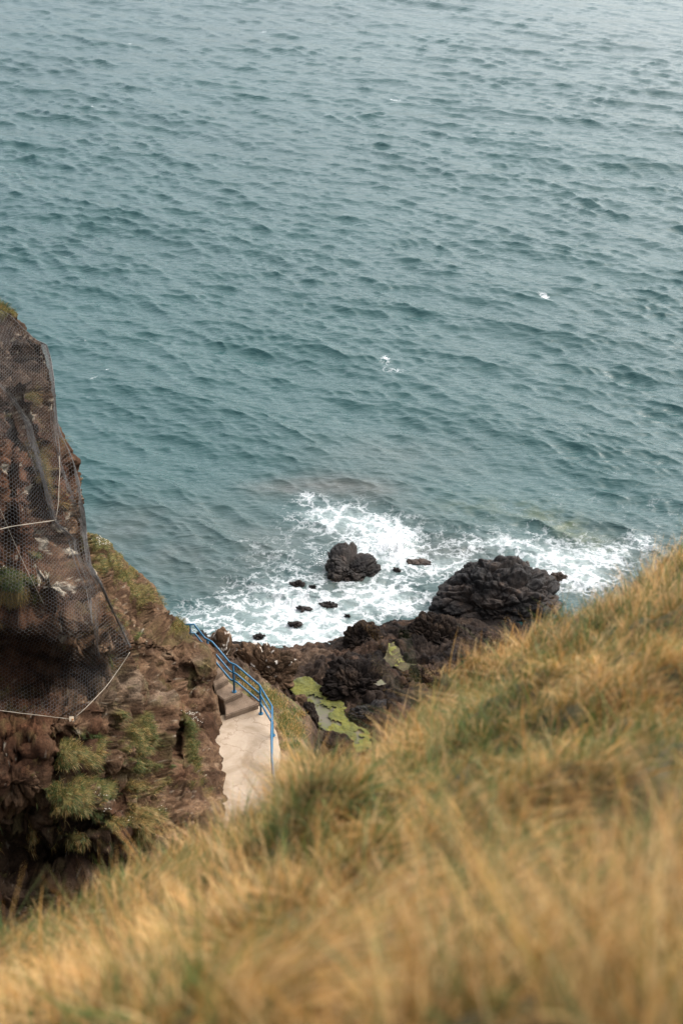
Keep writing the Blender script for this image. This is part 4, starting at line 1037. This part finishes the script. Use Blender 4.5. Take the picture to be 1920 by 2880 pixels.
# ================================================================== VERGE GRASS
def build_verge_grass():
    sp = [(828, 1999, 12, 8, .15), (792, 2047, 10, 8, .1), (807, 2068, 12, 8, .1), (802, 2098, 12, 10, .15), (833, 2098, 14, 10, .1), (822, 2160, 28, 16, .05), (703, 1957, 10, 6, .1), (695, 1925, 14, 10, .4), (810, 2020, 24, 14, .35), (790, 1985, 24, 14, .4), (850, 2130, 24, 16, .3), (840, 2060, 20, 20, .4),
        (720, 1940, 24, 14, .4), (680, 1905, 16, 14, .4), (770, 1965, 24, 12, .3), (810, 2190, 30, 14, .5), (860, 2175, 26, 12, .3), (800, 2030, 14, 30, .3), (823, 2045, 24, 16, .5), (760, 1950, 20, 10, .45), (846, 2010, 16, 8, .6)]
    B, Dd = [], []
    for (x, y, rx, ry, dry) in sp:
        n = int(rx*ry*2.6)
        qx = x+RNG.normal(0, rx*.55, n); qy = y+RNG.normal(0, ry*.55, n)
        # march the sight line down to the ground
        z = np.full(n, 4.2)
        for _ in range(14): p = at_z(qx, qy, z); z = .5*z+.5*np.clip(shore_z(p[:, 0], p[:, 1]), 0, 6)
        p = at_z(qx, qy, z); p[:, 2] = shore_z(p[:, 0], p[:, 1])
        B.append(p); Dd.append(np.full(n, dry))
    B = np.concatenate(B); Dd = np.concatenate(Dd); n = len(B)
    up = np.array([0, 0, .9])+RNG.normal(0, .4, (n, 3)); bend = RNG.normal(0, .3, (n, 3))+np.array([0, 0, -.4])
    c0, c1 = grass_colors(n, np.clip(Dd+RNG.normal(0, .15, n), 0, 1))
    V, Q, C = blades(B, up, bend, RNG.uniform(.06, .15, n), RNG.uniform(.006, .012, n), c0, c1)
    tag(new_mesh('grass', V, Q, MAT['grass'], attrs={'tint': C}), 'patchy short green grass on the stony verge beside the path', 'grass', kind='stuff')
    # loose pale stones along the path edge
    rng = random.Random(4)
build_verge_grass()

# ================================================================== NEAR HILLSIDE
HT = [(0, 2700, 6.2), (200, 2635, 6.5), (480, 2450, 7.0), (640, 2365, 7.4), (850, 2285, 7.8), (1050, 2185, 8.0), (1250, 1980, 8.8), (1450, 1820, 9.3), (1650, 1715, 9.6), (1800, 1665, 9.8), (1920, 1612, 10),
    (0, 2880, 5.5), (500, 2880, 3.3), (960, 2880, 2.45), (1450, 2880, 2.3), (1920, 2880, 2.2), (960, 2620, 3.6), (400, 2800, 4.6), (1500, 2550, 3.3), (1920, 2400, 3.5), (1920, 2050, 5.2), (1500, 2250, 4.9), (1100, 2350, 5.2), (700, 2560, 5.0), (1300, 2080, 6.8), (1650, 1900, 6.9), (1800, 1750, 7.8)]
HT = np.array(HT); HW = at_t(HT[:, 0], HT[:, 1], HT[:, 2])
H_TPS = TPS(HW[:, :2], HW[:, 2], 6e-3)
EW = HW[:11]; E_TH = np.arctan2(EW[:, 0], EW[:, 1]); E_R = np.hypot(EW[:, 0], EW[:, 1])

def hill_z(x, y):
    th = np.arctan2(x, y); r = np.hypot(x, y)
    re = np.interp(th, E_TH, E_R)
    thc = np.clip(th, E_TH[0]-.25, E_TH[-1]+.25)
    rc = np.clip(r, 1.35, re); xx = rc*np.sin(thc); yy = rc*np.cos(thc)
    z = H_TPS(np.stack([xx, yy], -1))
    side = (th-thc); z = z+np.clip(side, -2, 2)*1.2*np.minimum(rc, 3)*np.where(side > 0, .6, 1)
    near = np.maximum(1.35-r, 0); z = z+near*.25
    over = np.maximum(r-re, 0); z = z-(2.1*over-.55*(1-np.exp(-over*2.2))*.5)
    return z
def hill_detail(x, y):
    p = np.stack([x, y, 0*x], -1).reshape(-1, 3)
    return (.20*fbm(p*1.1, 3, 301)+.20*np.maximum(fbm(p*2.6, 2, 302), -.4)+.07*fbm(p*5.2, 2, 303)).reshape(np.shape(x))

def build_hill():
    th = np.radians(np.concatenate([np.linspace(-120, -26, 60), np.linspace(-25.6, 25.6, 200), np.linspace(26, 135, 90)]))
    s = np.concatenate([np.linspace(.02, 1, 170), np.linspace(1.02, 1.3, 20), np.linspace(1.35, 2.9, 24)])
    TH, Sg = np.meshgrid(th, s, indexing='xy'); R = np.interp(TH, E_TH, E_R)*Sg
    X = R*np.sin(TH); Y = R*np.cos(TH); Z = hill_z(X, Y)+hill_detail(X, Y)
    P = np.stack([X, Y, np.maximum(Z, -1)], -1)
    tag(new_mesh('hillside', P.reshape(-1, 3), grid_faces(*X.shape), MAT['soil']), kind='structure')
build_hill()

GREENS = [(1400, 2120, 200, 110, .75), (1680, 2150, 170, 90, .75), (1750, 2350, 160, 120, .6), (900, 2330, 130, 70, .45), (720, 2430, 150, 90, .35), (1380, 2240, 120, 60, .7), (1050, 2400, 130, 90, .45), (1840, 2820, 200, 120, .8), (820, 2780, 160, 90, .5), (40, 2800, 100, 80, .6), (1250, 1990, 120, 60, .5),
    (1650, 1760, 70, 60, .6), (1300, 2130, 80, 50, .5), (1200, 2240, 60, 40, .5), (1500, 2500, 140, 80, .35), (420, 2560, 120, 60, .4), (1820, 2500, 80, 80, .6)]

def tussocks(nt_, span, nl, nb, wide):
    """clumps of long grass: every clump has locks that share a lean, every lock a handful of blades"""
    th = np.radians(np.concatenate([RNG.uniform(lo, hi, int(nt_*k)) for lo, hi, k in span])); nt_ = len(th); re = np.interp(th, E_TH, E_R)
    r = np.sqrt(RNG.uniform(.012, 1.08**2, nt_))*re
    cx = r*np.sin(th); cy = r*np.cos(th)
    ok = np.hypot(cx, cy) > .75; cx, cy = cx[ok], cy[ok]; nt_ = len(cx)      # clear of the lens
    cz = hill_z(cx, cy); qx, qy, dep = project(np.stack([cx, cy, cz], 1)); dist = np.sqrt(cx**2+cy**2+(cz-CAM[2])**2)
    g = np.zeros(nt_)
    for (x, y, rx, ry, st) in GREENS: g = np.maximum(g, np.where(dep > .5, st*np.exp(-np.clip(((qx-x)/rx)**2+((qy-y)/ry)**2, 0, 50)), 0))
    pz = np.stack([cx, cy, 0*cx], 1)
    nz = fbm(pz*1.3, 3, 311)
    tdry = np.clip(.90-.95*g+.36*nz+RNG.normal(0, .12, nt_), .04, .98)
    tlen = np.clip(.185+.05*nz+.05*RNG.normal(0, 1, nt_)-.06*g+.10*sstep(4.2, 2.2, dist), .10, .42)
    nk = nt_*nl; tk = np.repeat(np.arange(nt_), nl)
    kr = np.abs(RNG.normal(0, .075, nk)); kp = RNG.uniform(0, 6.283, nk); kd = np.stack([np.cos(kp), np.sin(kp)], 1)
    kx = cx[tk]+kr*kd[:, 0]; ky = cy[tk]+kr*kd[:, 1]
    lean = np.stack([fbm(np.stack([cx, cy, 0*cx+5*k], 1)*.8, 2, 320+k) for k in range(2)], 1)[tk]
    kup = np.stack([kd[:, 0]*kr*3.2+.10+.4*lean[:, 0]+RNG.normal(0, .20, nk), kd[:, 1]*kr*3.2+.02+.3*lean[:, 1]+RNG.normal(0, .18, nk), np.full(nk, 1.0)], 1)
    kbd = np.stack([.20+.6*lean[:, 0]+kd[:, 0]*.25+RNG.normal(0, .26, nk), -.10+.5*lean[:, 1]+kd[:, 1]*.25+RNG.normal(0, .22, nk), -.45+RNG.normal(0, .14, nk)], 1)
    kdry = np.clip(tdry[tk]+RNG.normal(0, .22, nk), .02, 1); klen = tlen[tk]*RNG.uniform(.55, 1.3, nk)
    kval = 1.08*np.exp(RNG.normal(0, .24, nk)+RNG.normal(0, .28, nt_)[tk]+.35*nz[tk]+.55*fbm(pz*2.6, 2, 333)[tk])
    n = nk*nb; ki = np.repeat(np.arange(nk), nb)
    bx = kx[ki]+RNG.normal(0, .024, n); by = ky[ki]+RNG.normal(0, .024, n); bz = hill_z(bx, by)+hill_detail(bx, by)-.02
    up = kup[ki]+RNG.normal(0, .08, (n, 3)); bend = kbd[ki]+RNG.normal(0, .11, (n, 3))
    L = klen[ki]*RNG.uniform(.7, 1.1, n); W_ = RNG.uniform(.0018, .0038, n)*wide
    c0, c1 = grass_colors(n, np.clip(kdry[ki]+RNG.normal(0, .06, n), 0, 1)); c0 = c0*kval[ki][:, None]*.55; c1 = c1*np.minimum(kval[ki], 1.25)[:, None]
    return blades(np.stack([bx, by, bz], 1), up, bend, L, W_, c0, c1)

def short_grass(m, lo, hi, wide):
    th = RNG.uniform(math.radians(lo), math.radians(hi), m); re = np.interp(th, E_TH, E_R); r = np.sqrt(RNG.uniform(.008, 1.15, m))*re
    ux = r*np.sin(th); uy = r*np.cos(th); k = np.hypot(ux, uy) > .6; ux, uy = ux[k], uy[k]; m = len(ux)
    ub = np.stack([ux, uy, hill_z(ux, uy)+hill_detail(ux, uy)-.01], 1)
    uu = np.array([.05, 0, .9])+RNG.normal(0, .35, (m, 3)); ubd = RNG.normal(0, .3, (m, 3))+np.array([.15, 0, -.3])
    d0, d1 = grass_colors(m, np.clip(.30+.3*fbm(ub*np.array([1.3, 1.3, 0]), 3, 311), .05, .8))
    return blades(ub, uu, ubd, RNG.uniform(.08, .2, m), RNG.uniform(.003, .006, m)*wide, d0, d1)

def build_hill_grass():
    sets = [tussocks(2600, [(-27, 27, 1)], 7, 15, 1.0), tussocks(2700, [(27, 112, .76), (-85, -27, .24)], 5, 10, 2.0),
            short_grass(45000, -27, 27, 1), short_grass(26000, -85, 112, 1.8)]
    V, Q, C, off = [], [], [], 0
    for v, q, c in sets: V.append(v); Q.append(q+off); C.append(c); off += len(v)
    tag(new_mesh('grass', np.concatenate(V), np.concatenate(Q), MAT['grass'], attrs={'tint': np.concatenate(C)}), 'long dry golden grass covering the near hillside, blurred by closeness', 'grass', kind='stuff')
build_hill_grass()
